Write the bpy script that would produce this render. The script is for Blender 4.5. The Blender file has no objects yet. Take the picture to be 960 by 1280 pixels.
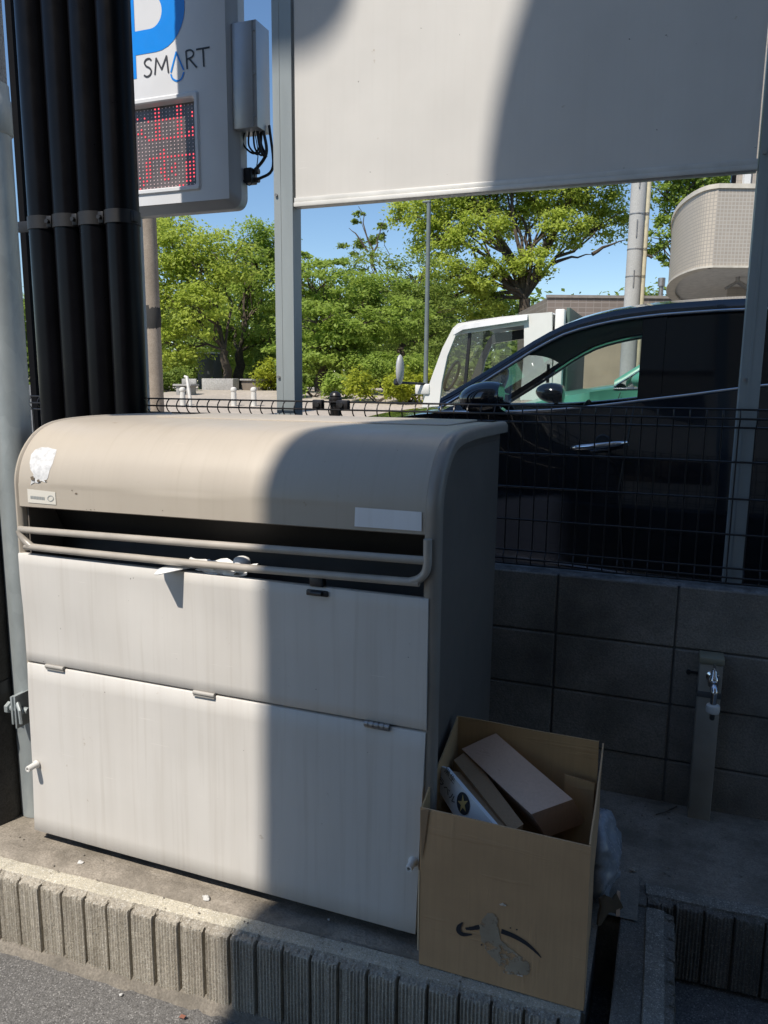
import bpy, bmesh, math, random
import numpy as np
from mathutils import Vector, Matrix

random.seed(7)
RNG = np.random.default_rng(11)
SC = bpy.context.scene
COL = SC.collection
RAD = math.radians

# ------------------------------------------------------------------ camera model
YAW, PITCH, ROLL, FPX = RAD(-20.66468), RAD(9.63046), RAD(0.53945), 950.0
EYE = Vector((0, 0, 1.45))
_F0 = Vector((math.sin(YAW), math.cos(YAW), 0)); _R0 = Vector((math.cos(YAW), -math.sin(YAW), 0))
CF = _F0 * math.cos(PITCH) - Vector((0, 0, 1)) * math.sin(PITCH)
_U = Vector((0, 0, 1)) * math.cos(PITCH) + _F0 * math.sin(PITCH)
CR = _R0 * math.cos(ROLL) + _U * math.sin(ROLL)
CU = -_R0 * math.sin(ROLL) + _U * math.cos(ROLL)

def ray(px, py): return CR * ((px - 480) / FPX) - CU * ((py - 640) / FPX) + CF
def at(px, py, Y):
    d = ray(px, py); return EYE + d * (Y / d.y)
def onz(px, py, z):
    d = ray(px, py); return EYE + d * ((z - EYE.z) / d.z)
def dep(px, py, s): return EYE + ray(px, py) * s
def onplane(px, py, n, c):
    d = ray(px, py); return EYE + d * ((c - n.dot(EYE)) / n.dot(d))

cam = bpy.data.cameras.new('camera'); cam_o = bpy.data.objects.new('camera', cam); COL.objects.link(cam_o)
cam.sensor_fit = 'VERTICAL'; cam.sensor_height = 36; cam.sensor_width = 27; cam.lens = FPX / 1280 * 36
cam.clip_start = 0.05; cam.clip_end = 2000
M = Matrix((CR, CU, -CF)).transposed().to_4x4(); M.translation = EYE
cam_o.matrix_world = M
SC.camera = cam_o

# ------------------------------------------------------------------ materials
def new_mat(name):
    m = bpy.data.materials.new(name); m.use_nodes = True
    nt = m.node_tree; nt.nodes.clear()
    out = nt.nodes.new('ShaderNodeOutputMaterial')
    return m, nt, out
def N(nt, t, **kw):
    n = nt.nodes.new(t)
    for k, v in kw.items():
        if k in n.inputs.keys(): n.inputs[k].default_value = v
        else: setattr(n, k, v)
    return n
def L(nt, a, b): nt.links.new(a, b)
def coords(nt, scale=(1, 1, 1), kind='Object'):
    tc = N(nt, 'ShaderNodeTexCoord'); mp = N(nt, 'ShaderNodeMapping'); mp.inputs['Scale'].default_value = scale
    L(nt, tc.outputs[kind], mp.inputs['Vector']); return mp.outputs['Vector']
def noise(nt, vec, scale, detail=4, rough=0.55):
    n = N(nt, 'ShaderNodeTexNoise'); n.inputs['Scale'].default_value = scale
    n.inputs['Detail'].default_value = detail; n.inputs['Roughness'].default_value = rough
    L(nt, vec, n.inputs['Vector']); return n.outputs['Fac']
def ramp(nt, fac, stops):
    r = N(nt, 'ShaderNodeValToRGB'); e = r.color_ramp.elements
    while len(e) < len(stops): e.new(0.5)
    for i, (p, c) in enumerate(stops):
        e[i].position = p; e[i].color = (*c, 1) if len(c) == 3 else c
    L(nt, fac, r.inputs['Fac']); return r.outputs['Color']
def mixc(nt, fac, a, b, mode='MIX'):
    m = N(nt, 'ShaderNodeMix', data_type='RGBA', blend_type=mode)
    if isinstance(fac, (int, float)): m.inputs[0].default_value = fac
    else: L(nt, fac, m.inputs[0])
    for i, v in ((6, a), (7, b)):
        if isinstance(v, tuple): m.inputs[i].default_value = (*v, 1)
        else: L(nt, v, m.inputs[i])
    return m.outputs[2]
def principled(nt, out, color, rough=0.5, metal=0.0, bump=None, bstr=0.2, bdist=0.01, coat=0.0, spec=0.5):
    p = N(nt, 'ShaderNodeBsdfPrincipled')
    if isinstance(color, tuple): p.inputs['Base Color'].default_value = (*color, 1)
    else: L(nt, color, p.inputs['Base Color'])
    if isinstance(rough, (int, float)): p.inputs['Roughness'].default_value = rough
    else: L(nt, rough, p.inputs['Roughness'])
    p.inputs['Metallic'].default_value = metal; p.inputs['Coat Weight'].default_value = coat
    p.inputs['Coat Roughness'].default_value = 0.03
    p.inputs['Specular IOR Level'].default_value = spec
    if bump is not None:
        b = N(nt, 'ShaderNodeBump'); b.inputs['Strength'].default_value = bstr; b.inputs['Distance'].default_value = bdist
        L(nt, bump, b.inputs['Height']); L(nt, b.outputs['Normal'], p.inputs['Normal'])
    L(nt, p.outputs['BSDF'], out.inputs['Surface']); return p

MATS = {}
def plain(name, color, rough=0.5, metal=0.0, var=0.12, scale=8.0, bump=0.0, coat=0.0, stretch=(1, 1, 1), spec=0.5):
    """paint, metal or plastic with a slight mottling of its own colour"""
    if name in MATS: return MATS[name]
    m, nt, out = new_mat(name)
    v = coords(nt, stretch); f = noise(nt, v, scale)
    lo = tuple(c * (1 - var) for c in color); hi = tuple(min(1, c * (1 + var)) for c in color)
    col = ramp(nt, f, [(0.3, lo), (0.7, hi)])
    rr = N(nt, 'ShaderNodeMapRange'); L(nt, noise(nt, v, scale * 3), rr.inputs['Value'])
    rr.inputs['To Min'].default_value = max(0.02, rough - 0.08); rr.inputs['To Max'].default_value = min(1, rough + 0.1)
    principled(nt, out, col, rr.outputs['Result'], metal, noise(nt, v, scale * 12) if bump else None, bump, 0.004, coat, spec)
    MATS[name] = m; return m

def streaked_paint(name, color, dirt, rough=0.42, amount=0.35):
    """weathered sheet-metal paint: vertical rain streaks, blotches, scuffs and specks"""
    m, nt, out = new_mat(name)
    v1 = coords(nt, (55, 3, 1.6)); s = noise(nt, v1, 1.0, 5)
    v2 = coords(nt, (1, 1, 1)); b = noise(nt, v2, 2.6, 5)
    v3 = coords(nt, (14, 3, .7)); s2 = noise(nt, v3, 1.0, 3)
    c = ramp(nt, b, [(0.3, tuple(x * 0.93 for x in color)), (0.7, tuple(min(1, x * 1.04) for x in color))])
    k = ramp(nt, s, [(0.52, (0, 0, 0)), (0.78, (1, 1, 1))])
    mm = N(nt, 'ShaderNodeMath', operation='MULTIPLY'); L(nt, k, mm.inputs[0]); mm.inputs[1].default_value = amount
    k2 = ramp(nt, s2, [(0.45, (0, 0, 0)), (0.75, (1, 1, 1))])
    m2 = N(nt, 'ShaderNodeMath', operation='MULTIPLY'); L(nt, k2, m2.inputs[0]); m2.inputs[1].default_value = amount * .5
    c = mixc(nt, mm.outputs[0], c, dirt); c = mixc(nt, m2.outputs[0], c, dirt)
    sp = ramp(nt, noise(nt, v2, 55, 2), [(0.775, (0, 0, 0)), (0.80, (1, 1, 1))])
    c = mixc(nt, sp, c, tuple(x * 0.35 for x in dirt))
    ru = ramp(nt, noise(nt, v2, 17, 5, .65), [(.70, (0, 0, 0)), (.76, (.6, .6, .6))]); c = mixc(nt, ru, c, (dirt[0] * .62, dirt[1] * .48, dirt[2] * .36))
    sc = ramp(nt, noise(nt, coords(nt, (7, 7, 160)), 1.0, 2), [(.735, (0, 0, 0)), (.76, (.35, .35, .35))]); c = mixc(nt, sc, c, tuple(min(1, x * 1.25) for x in color))
    r = N(nt, 'ShaderNodeMapRange'); L(nt, noise(nt, v2, 9), r.inputs['Value'])
    r.inputs['To Min'].default_value = rough - 0.08; r.inputs['To Max'].default_value = rough + 0.15
    principled(nt, out, c, r.outputs['Result'], 0, noise(nt, v2, 3.2, 2), 0.12, 0.02)
    return m

def aggregate(name, lo, hi, fine=240, stain=3.0, stain_c=None, rough=0.9, bstr=0.5, stain_amt=0.6, speck=0.0):
    """concrete, asphalt and split block: stone grains, pits and broad stains"""
    m, nt, out = new_mat(name)
    v = coords(nt)
    n1 = noise(nt, v, fine, 3, .7); n2 = noise(nt, v, fine * .28, 4, .6); n3 = noise(nt, v, stain, 6, .62)
    c = ramp(nt, n1, [(0.33, tuple(x * .62 for x in lo)), (0.5, tuple((a + b) / 2 for a, b in zip(lo, hi))), (0.68, tuple(min(1, x * 1.25) for x in hi))])
    c2 = ramp(nt, n2, [(0.3, lo), (0.7, hi)]); c = mixc(nt, 0.5, c, c2)
    if stain_c:
        k = ramp(nt, n3, [(0.42, (0, 0, 0)), (0.66, (1, 1, 1))])
        mm = N(nt, 'ShaderNodeMath', operation='MULTIPLY'); L(nt, k, mm.inputs[0]); mm.inputs[1].default_value = stain_amt
        c = mixc(nt, mm.outputs[0], c, stain_c)
    if speck:
        vo = N(nt, 'ShaderNodeTexVoronoi'); vo.inputs['Scale'].default_value = fine * 1.25; L(nt, v, vo.inputs['Vector'])
        sp_ = N(nt, 'ShaderNodeSeparateColor'); L(nt, vo.outputs['Color'], sp_.inputs[0])
        c = mixc(nt, ramp(nt, sp_.outputs[0], [(.82, (0, 0, 0)), (1.0, (speck, speck, speck))]), c, tuple(min(1, x * 2.4) for x in hi))
        c = mixc(nt, ramp(nt, sp_.outputs[1], [(.75, (0, 0, 0)), (.98, (speck, speck, speck))]), c, tuple(x * .35 for x in lo))
    h = N(nt, 'ShaderNodeMath', operation='ADD'); L(nt, n1, h.inputs[0]); L(nt, n2, h.inputs[1])
    principled(nt, out, c, rough, 0, h.outputs[0], bstr, 0.004, spec=.3)
    return m

def leaf_mat(name, dark, light, trans=0.45, spec=0.25):
    m, nt, out = new_mat(name)
    v = coords(nt); f = noise(nt, v, 0.9, 5, .7); g = noise(nt, v, 7, 2)
    c = ramp(nt, f, [(0.32, dark), (0.66, light)])
    c = mixc(nt, ramp(nt, g, [(.35, (0, 0, 0)), (.7, (.5, .5, .5))]), c, tuple(min(1, x * 1.45) for x in light))
    p = N(nt, 'ShaderNodeBsdfPrincipled'); L(nt, c, p.inputs['Base Color']); p.inputs['Roughness'].default_value = .55
    p.inputs['Specular IOR Level'].default_value = spec
    t = N(nt, 'ShaderNodeBsdfTranslucent'); L(nt, c, t.inputs['Color'])
    mx = N(nt, 'ShaderNodeMixShader'); mx.inputs[0].default_value = trans
    L(nt, p.outputs[0], mx.inputs[1]); L(nt, t.outputs[0], mx.inputs[2]); L(nt, mx.outputs[0], out.inputs['Surface'])
    return m

def glass_mat(name, tint, refl_ior=1.45, extra=0.0):
    m, nt, out = new_mat(name)
    t = N(nt, 'ShaderNodeBsdfTransparent'); t.inputs['Color'].default_value = (*tint, 1)
    g = N(nt, 'ShaderNodeBsdfGlossy'); g.inputs['Roughness'].default_value = 0.01
    f = N(nt, 'ShaderNodeLayerWeight'); f.inputs['Blend'].default_value = .5
    q = N(nt, 'ShaderNodeMath', operation='POWER'); L(nt, f.outputs['Facing'], q.inputs[0]); q.inputs[1].default_value = 4.0
    a = N(nt, 'ShaderNodeMath', operation='MULTIPLY_ADD'); L(nt, q.outputs[0], a.inputs[0]); a.inputs[1].default_value = .8; a.inputs[2].default_value = .05 + extra
    mx = N(nt, 'ShaderNodeMixShader'); L(nt, a.outputs[0], mx.inputs[0]); L(nt, t.outputs[0], mx.inputs[1]); L(nt, g.outputs[0], mx.inputs[2])
    L(nt, mx.outputs[0], out.inputs['Surface']); return m

def tile_mat(name, c1, c2, grout, sx, sz, uv=False, offset=0.0, gsize=.06):
    m, nt, out = new_mat(name)
    if uv: vec = coords(nt, (1, 1, 1), 'UV')
    else:
        tc = N(nt, 'ShaderNodeTexCoord'); sp = N(nt, 'ShaderNodeSeparateXYZ'); cb = N(nt, 'ShaderNodeCombineXYZ')
        L(nt, tc.outputs['Object'], sp.inputs[0])
        ad = N(nt, 'ShaderNodeMath', operation='ADD'); L(nt, sp.outputs[0], ad.inputs[0]); L(nt, sp.outputs[1], ad.inputs[1])
        L(nt, ad.outputs[0], cb.inputs[0]); L(nt, sp.outputs[2], cb.inputs[1]); vec = cb.outputs[0]
    br = N(nt, 'ShaderNodeTexBrick'); br.offset = offset; br.squash = 1
    br.inputs['Color1'].default_value = (*c1, 1); br.inputs['Color2'].default_value = (*c2, 1); br.inputs['Mortar'].default_value = (*grout, 1)
    br.inputs['Scale'].default_value = 1; br.inputs['Brick Width'].default_value = sx; br.inputs['Row Height'].default_value = sz
    br.inputs['Mortar Size'].default_value = gsize * min(sx, sz) ; br.inputs['Bias'].default_value = 0
    L(nt, vec, br.inputs['Vector'])
    n = noise(nt, coords(nt), 1.3); c = mixc(nt, ramp(nt, n, [(.35, (0, 0, 0)), (.75, (.25, .25, .25))]), br.outputs['Color'], tuple(x * .7 for x in c1))
    principled(nt, out, c, .5, 0, br.outputs['Fac'], -.2, .01); return m

def emit_mat(name, col, strength):
    m, nt, out = new_mat(name)
    e = N(nt, 'ShaderNodeEmission'); e.inputs['Color'].default_value = (*col, 1); e.inputs['Strength'].default_value = strength
    L(nt, e.outputs[0], out.inputs['Surface']); return m

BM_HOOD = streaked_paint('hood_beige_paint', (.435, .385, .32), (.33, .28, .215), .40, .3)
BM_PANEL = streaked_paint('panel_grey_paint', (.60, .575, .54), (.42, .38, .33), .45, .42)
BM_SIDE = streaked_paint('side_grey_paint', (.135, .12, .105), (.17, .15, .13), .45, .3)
BM_RIM = plain('rim_paint', (.25, .222, .19), .4, var=.1)
RAILM = plain('rail_paint', (.37, .335, .29), .35, var=.12, scale=14)
DARKM = plain('dark_interior', (.012, .011, .011), .6)
STEEL = plain('worn_steel', (.34, .33, .32), .4, .7, .2, 30)
BLKM = plain('black_metal', (.018, .018, .02), .4, var=.3)
WIREM = plain('coated_wire', (.016, .014, .014), .35)
GALV = None
def galv():
    m, nt, out = new_mat('galvanised_steel'); v = coords(nt, (1, 1, .55))
    vo = N(nt, 'ShaderNodeTexVoronoi'); vo.inputs['Scale'].default_value = 26; L(nt, v, vo.inputs['Vector'])
    n = noise(nt, v, 7, 6, .65)
    c = ramp(nt, n, [(.3, (.27, .30, .31)), (.55, (.36, .40, .41)), (.72, (.48, .52, .52))])
    c2 = mixc(nt, .3, c, ramp(nt, vo.outputs['Color'], [(0, (.28, .31, .32)), (1, (.46, .50, .50))]))
    principled(nt, out, c2, .5, .35, n, .1, .004); return m
GALV = galv()
PIPEM = plain('black_plastic_pipe', (.003, .003, .0042), .30, var=.25, scale=5, spec=.14)
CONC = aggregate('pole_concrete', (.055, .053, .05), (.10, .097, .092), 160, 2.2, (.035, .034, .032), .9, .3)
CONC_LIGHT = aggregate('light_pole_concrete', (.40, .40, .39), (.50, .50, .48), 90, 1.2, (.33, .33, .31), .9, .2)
CONC_BROWN = aggregate('weathered_pole', (.26, .21, .16), (.36, .30, .24), 60, .8, (.16, .13, .10), .9, .2)
SLAB = aggregate('slab_concrete', (.215, .188, .152), (.345, .305, .255), 170, 6.5, (.135, .118, .095), .92, .6, .8)
KERBM = aggregate('kerb_concrete', (.29, .262, .218), (.53, .48, .395), 300, 5, (.24, .21, .17), .95, .9, .5, .3)
BANDM = aggregate('kerb_band', (.40, .365, .29), (.64, .585, .465), 300, 9, (.33, .30, .24), .95, .7, .5, .35)
BLOCKM = aggregate('block_concrete', (.205, .188, .165), (.33, .302, .265), 150, 2.6, (.095, .087, .076), .93, .55, .85)
ASPH = aggregate('asphalt', (.085, .081, .077), (.20, .193, .184), 230, 1.2, (.11, .106, .101), .9, .9, .4, .5)
LOTM = aggregate('lot_asphalt', (.10, .10, .10), (.17, .17, .17), 120, .8, (.09, .09, .09), .9, .4)
PLAZAM = aggregate('plaza_paving', (.36, .31, .26), (.46, .40, .34), 12, .5, (.30, .27, .23), .9, .1)
GRANITE = aggregate('granite', (.30, .29, .27), (.42, .41, .39), 30, 1.2, (.22, .21, .2), .8, .1)
BOARDM = streaked_paint('board_sheet', (.60, .585, .56), (.50, .48, .45), .5, .16)
WHITEM = plain('white_paint', (.72, .72, .70), .35, var=.05, scale=3)
SIGNM = plain('sign_white', (.66, .66, .67), .35, var=.05, scale=3)
SIGNGREY = plain('sign_grey', (.40, .40, .41), .42, var=.06, scale=4)
BOXGREY = plain('box_grey', (.50, .51, .53), .35, .3, .06, 6)
POSTM = plain('post_paint', (.30, .335, .345), .42, .25, .12, 6, stretch=(1, 1, .2))
BLUEM = plain('sign_blue', (.0, .235, .76), .35, var=.04)
INKM = plain('dark_ink', (.03, .03, .035), .5)
CARD = None
def card(name, col, flute=True):
    m, nt, out = new_mat(name); v = coords(nt)
    w = coords(nt, (1, 1, 1)); n = noise(nt, v, 4, 5); n2 = noise(nt, coords(nt, (160, 160, 6)), 1.0, 2)
    c = ramp(nt, n, [(.3, tuple(x * .86 for x in col)), (.7, tuple(x * 1.1 for x in col))])
    c = mixc(nt, ramp(nt, n2, [(.4, (0, 0, 0)), (.65, (.3, .3, .3))]), c, tuple(x * .8 for x in col))
    h = N(nt, 'ShaderNodeMath', operation='ADD'); cr = noise(nt, coords(nt, (3, 3, 42)), 1.0, 3); cr2 = noise(nt, coords(nt, (38, 38, 3)), 1.0, 3)
    k1 = ramp(nt, cr, [(.60, (0, 0, 0)), (.68, (1, 1, 1))]); k2 = ramp(nt, cr2, [(.63, (0, 0, 0)), (.70, (1, 1, 1))])
    hh = N(nt, 'ShaderNodeMath', operation='ADD'); L(nt, k1, hh.inputs[0]); L(nt, k2, hh.inputs[1])
    L(nt, hh.outputs[0], h.inputs[0]); L(nt, n, h.inputs[1])
    principled(nt, out, c, .8, 0, h.outputs[0], .22, .004, spec=.25); return m
CARD = card('corrugated_cardboard', (.54, .345, .19)); CARD_IN = card('cardboard_inside', (.45, .29, .145))
CARD_PINK = card('smooth_carton', (.60, .41, .30)); CARD_DK = card('dark_carton', (.33, .215, .125))
def torn_mat():
    m, nt, out = new_mat('torn_paper'); v = coords(nt)
    p = N(nt, 'ShaderNodeBsdfPrincipled'); p.inputs['Roughness'].default_value = .6
    L(nt, ramp(nt, noise(nt, v, 18, 4), [(.3, (.36, .285, .20)), (.7, (.50, .41, .30))]), p.inputs['Base Color'])
    t = N(nt, 'ShaderNodeBsdfTransparent'); mx = N(nt, 'ShaderNodeMixShader')
    L(nt, ramp(nt, noise(nt, v, 26, 6, .7), [(.40, (0, 0, 0)), (.47, (.9, .9, .9))]), mx.inputs[0])
    L(nt, t.outputs[0], mx.inputs[1]); L(nt, p.outputs[0], mx.inputs[2]); L(nt, mx.outputs[0], out.inputs['Surface']); return m
TAPEP = torn_mat()
BAGM = None
def bag():
    m, nt, out = new_mat('plastic_film'); v = coords(nt); n = noise(nt, v, 30, 4)
    p = principled(nt, out, (.72, .74, .76), .25, 0, n, .35, .01)
    p.inputs['Transmission Weight'].default_value = .0; return m
BAGM = bag()
CAR_PAINT = plain('navy_black_paint', (.006, .0075, .012), .12, 0, .1, 2, coat=1.0)
CAR_GREEN = plain('teal_green_paint', (.10, .36, .26), .3, 0, .06, 2, coat=.6)
CHROME = plain('chrome', (.72, .72, .74), .08, 1.0, .03)
GLASS = glass_mat('window_glass', (.80, .84, .83), 1.4)
GLASS_DK = plain('privacy_glass', (.004, .004, .006), .05, var=.05, coat=.2)
RUBBER = plain('tyre_rubber', (.02, .02, .02), .8)
SEATM = plain('seat_cloth', (.045, .05, .06), .8)
BARK = aggregate('bark', (.055, .043, .033), (.13, .105, .08), 20, 2, (.03, .025, .02), .95, .6)
LEAF_YEL = leaf_mat('spring_leaf', (.24, .32, .045), (.46, .53, .095), .58)
LEAF_MID = leaf_mat('broad_leaf', (.17, .26, .045), (.34, .44, .085), .58)
LEAF_DK = leaf_mat('shady_leaf', (.13, .195, .04), (.27, .35, .075), .58)
LEAF_HEDGE = leaf_mat('hedge_leaf', (.22, .28, .03), (.43, .46, .05), .55)

# ------------------------------------------------------------------ object helpers
ORG = {}
def tag(o, label=None, cat=None, group=None, kind=None):
    if label: o['label'] = label
    if cat: o['category'] = cat
    if group: o['group'] = group
    if kind: o['kind'] = kind
    return o
def thing(name, loc, label, cat, group=None):
    o = bpy.data.objects.new(name, None); COL.objects.link(o); o.location = loc
    o.empty_display_size = .1; ORG[o.name] = Vector(loc); return tag(o, label, cat, group)
def finish(me, mats, smooth):
    for m in (mats if isinstance(mats, (list, tuple)) else [mats]): me.materials.append(m)
    if smooth:
        me.polygons.foreach_set('use_smooth', [True] * len(me.polygons))
        if smooth < 180: me.set_sharp_from_angle(angle=RAD(smooth))
    me.update()
def build(name, bm, mat, parent=None, smooth=40, origin=None, label=None):
    bmesh.ops.recalc_face_normals(bm, faces=bm.faces[:])
    org = ORG[parent.name] if parent else Vector(origin or (0, 0, 0))
    bm.transform(Matrix.Translation(-org))
    me = bpy.data.meshes.new(name); bm.to_mesh(me); bm.free(); finish(me, mat, smooth)
    o = bpy.data.objects.new(name, me); COL.objects.link(o)
    if parent: o.parent = parent
    else: o.location = org
    ORG[o.name] = org
    if label: o['label'] = label
    return o
def solo(name, bm, mat, origin, label, cat, group=None, smooth=40): return tag(build(name, bm, mat, None, smooth, origin), label, cat, group)
def struct(name, bm, mat, smooth=0, kind='structure'): return tag(build(name, bm, mat, None, smooth), kind=kind)
def copy_tree(o, parent=None):
    c = o.copy(); COL.objects.link(c)
    if parent: c.parent = parent
    for ch in list(o.children): copy_tree(ch, c)
    return c
def B(): return bmesh.new()
def box(bm, a, b, bev=0.0, seg=2, mi=0):
    x0, y0, z0 = a; x1, y1, z1 = b
    r = bmesh.ops.create_cube(bm, size=1.0, matrix=Matrix.Translation(((x0 + x1) / 2, (y0 + y1) / 2, (z0 + z1) / 2)) @ Matrix.Diagonal((abs(x1 - x0), abs(y1 - y0), abs(z1 - z0), 1)))
    vs = r['verts']; fs = {f for v in vs for f in v.link_faces}
    for f in fs: f.material_index = mi
    if bev: bmesh.ops.bevel(bm, geom=list({e for v in vs for e in v.link_edges}), offset=bev, segments=seg, affect='EDGES', profile=.5)
def grid(bm, rows, closed_u=False, closed_v=False, caps=False, mi=0):
    V = [[bm.verts.new(p) for p in r] for r in rows]; n, m = len(V), len(V[0])
    for i in range(n if closed_u else n - 1):
        for j in range(m if closed_v else m - 1):
            q = (V[i][j], V[(i + 1) % n][j], V[(i + 1) % n][(j + 1) % m], V[i][(j + 1) % m])
            if len(set(q)) == 4:
                f = bm.faces.new(q); f.material_index = mi
    if caps:
        for r in (V[0], V[-1]):
            try: bm.faces.new(r)
            except ValueError: pass
    return V
def poly(bm, pts, thick=None, mi=0):
    """a flat polygon, or a plate when thick (a vector) is given"""
    a = [bm.verts.new(p) for p in pts]; f = bm.faces.new(a); f.material_index = mi
    if thick is not None:
        b = [bm.verts.new(Vector(p) + Vector(thick)) for p in pts]; bm.faces.new(b[::-1])
        for i in range(len(a)): bm.faces.new((a[i], a[(i + 1) % len(a)], b[(i + 1) % len(a)], b[i]))
def tube(bm, pts, r, seg=10, cap=True, closed=False, mi=0):
    pts = [Vector(p) for p in pts]; n = len(pts); rs = r if isinstance(r, (list, tuple)) else [r] * n
    up = None; rows = []
    for i, p in enumerate(pts):
        if closed: t = pts[(i + 1) % n] - pts[i - 1]
        else: t = pts[min(i + 1, n - 1)] - pts[max(i - 1, 0)]
        t.normalize()
        if up is None:
            up = Vector((0, 0, 1)) if abs(t.z) < .9 else Vector((1, 0, 0))
        u = (up - t * up.dot(t)).normalized(); w = t.cross(u); up = u
        rows.append([p + (u * math.cos(2 * math.pi * k / seg) + w * math.sin(2 * math.pi * k / seg)) * rs[i] for k in range(seg)])
    grid(bm, rows, closed, True, cap and not closed, mi)
def cyl(bm, a, b, r, seg=24, r2=None): tube(bm, [a, b], [r, r if r2 is None else r2], seg)
def lathe(bm, c, prof, seg=24, axis='Z'):
    rows = []
    for rr, h in prof:
        row = []
        for k in range(seg):
            a = 2 * math.pi * k / seg; ca, sa = math.cos(a) * max(rr, 1e-4), math.sin(a) * max(rr, 1e-4)
            row.append(Vector(c) + (Vector((ca, sa, h)) if axis == 'Z' else Vector((ca, h, sa)) if axis == 'Y' else Vector((h, ca, sa))))
        rows.append(row)
    grid(bm, rows, False, True, True)
def ribbon(bm, pts, w, y, t=.0015, plane='XZ'):
    """a painted stroke of width w (or per-point widths) lying on a plane Y = y, facing -Y"""
    P = [Vector((p[0], p[1])) for p in pts]; n = len(P); ws = w if isinstance(w, (list, tuple)) else [w] * n
    a, b = [], []
    for i in range(n):
        t_ = (P[min(i + 1, n - 1)] - P[max(i - 1, 0)]).normalized(); nn = Vector((-t_.y, t_.x)) * ws[i] / 2
        a.append((P[i].x + nn.x, y, P[i].y + nn.y)); b.append((P[i].x - nn.x, y, P[i].y - nn.y))
    grid(bm, [a, b])
def spline(pts, n=8):
    """Catmull-Rom through points"""
    P = [np.array(p, float) for p in pts]; P = [2 * P[0] - P[1]] + P + [2 * P[-1] - P[-2]]; out = []
    for i in range(1, len(P) - 2):
        for k in range(n):
            t = k / n; a, b, c, d = P[i - 1], P[i], P[i + 1], P[i + 2]
            out.append(tuple(.5 * (2 * b + (c - a) * t + (2 * a - 5 * b + 4 * c - d) * t * t + (3 * b - a - 3 * c + d) * t ** 3)))
    out.append(tuple(P[-2])); return out
def rough_up(bm, amp, scale=9.0, seed=0, axes=(1, 1, 1)):
    from mathutils import noise as mn
    for v in bm.verts:
        q = v.co * scale + Vector((seed * 7.1, seed * 3.3, 0))
        d = mn.noise_vector(q); v.co += Vector((d.x * axes[0], d.y * axes[1], d.z * axes[2])) * amp
def text_mesh(body, size):
    cu = bpy.data.curves.new('lettering', 'FONT'); cu.body = body; cu.size = size; cu.align_x = 'CENTER'; cu.align_y = 'CENTER'
    o = bpy.data.objects.new('lettering', cu); COL.objects.link(o)
    dg = bpy.context.evaluated_depsgraph_get(); me = bpy.data.meshes.new_from_object(o.evaluated_get(dg))
    bpy.data.objects.remove(o); bpy.data.curves.remove(cu); return me

# ------------------------------------------------------------------ ground and setting
def gz(x, y):
    s = -.3529 * x + .9357 * y
    return .15 + min(1.0, max(0.0, (s - 9) * .0625))
bm = B(); grid(bm, [[(x, y, -.24) for x in (-200, -40, -10, -4, -2, 0, 2, 6, 40, 200)] for y in (-200, -40, -10, 0, 1.2, 2.3)])
struct('road', bm, ASPH)
bm = B(); xs = list(np.linspace(-160, -30, 14)) + list(np.linspace(-28, 30, 59)) + list(np.linspace(34, 160, 12))
ys = [2.79] + list(np.linspace(3.5, 40, 60)) + list(np.linspace(45, 400, 14))
grid(bm, [[(x, y, gz(x, y)) for x in xs] for y in ys]); struct('parking_lot', bm, LOTM)
bm = B()                                                         # pale paved plaza across the lot
rows = []
for s in np.linspace(13, 44, 40):
    r_ = []
    for px in range(60, 700, 16):
        p = EYE + _F0 * s + _R0 * ((px - 480) / FPX * s); r_.append((p.x, p.y, gz(p.x, p.y) + .012))
    rows.append(r_)
grid(bm, rows); struct('plaza', bm, PLAZAM)
# concrete platform the bin stands on, with a slot left open beside the return kerb
bm = B()
def slab(x0, x1, y0, y1, n=(1, 1)):
    rows = [[(x0 + (x1 - x0) * i / n[0], y0 + (y1 - y0) * j / n[1], 0) for i in range(n[0] + 1)] for j in range(n[1] + 1)]
    grid(bm, rows)
slab(-7, -.10, 1.64, 2.0, (120, 8)); slab(-7, -.0, 2.0, 2.69, (120, 12)); slab(.0, 3.2, 2.165, 2.69, (60, 9))
rough_up(bm, .0035, 7, 3, (0, 0, 1)); rough_up(bm, .002, 31, 5, (0, 0, 1))
struct('platform', bm, SLAB, 180)
bm = B(); box(bm, (-7, 1.66, -.3), (-.102, 1.99, -.03)); box(bm, (-7, 2.012, -.3), (-.004, 2.66, -.03)); box(bm, (.004, 2.24, -.3), (3.2, 2.66, -.03)); struct('platform_base', bm, SLAB)

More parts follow.
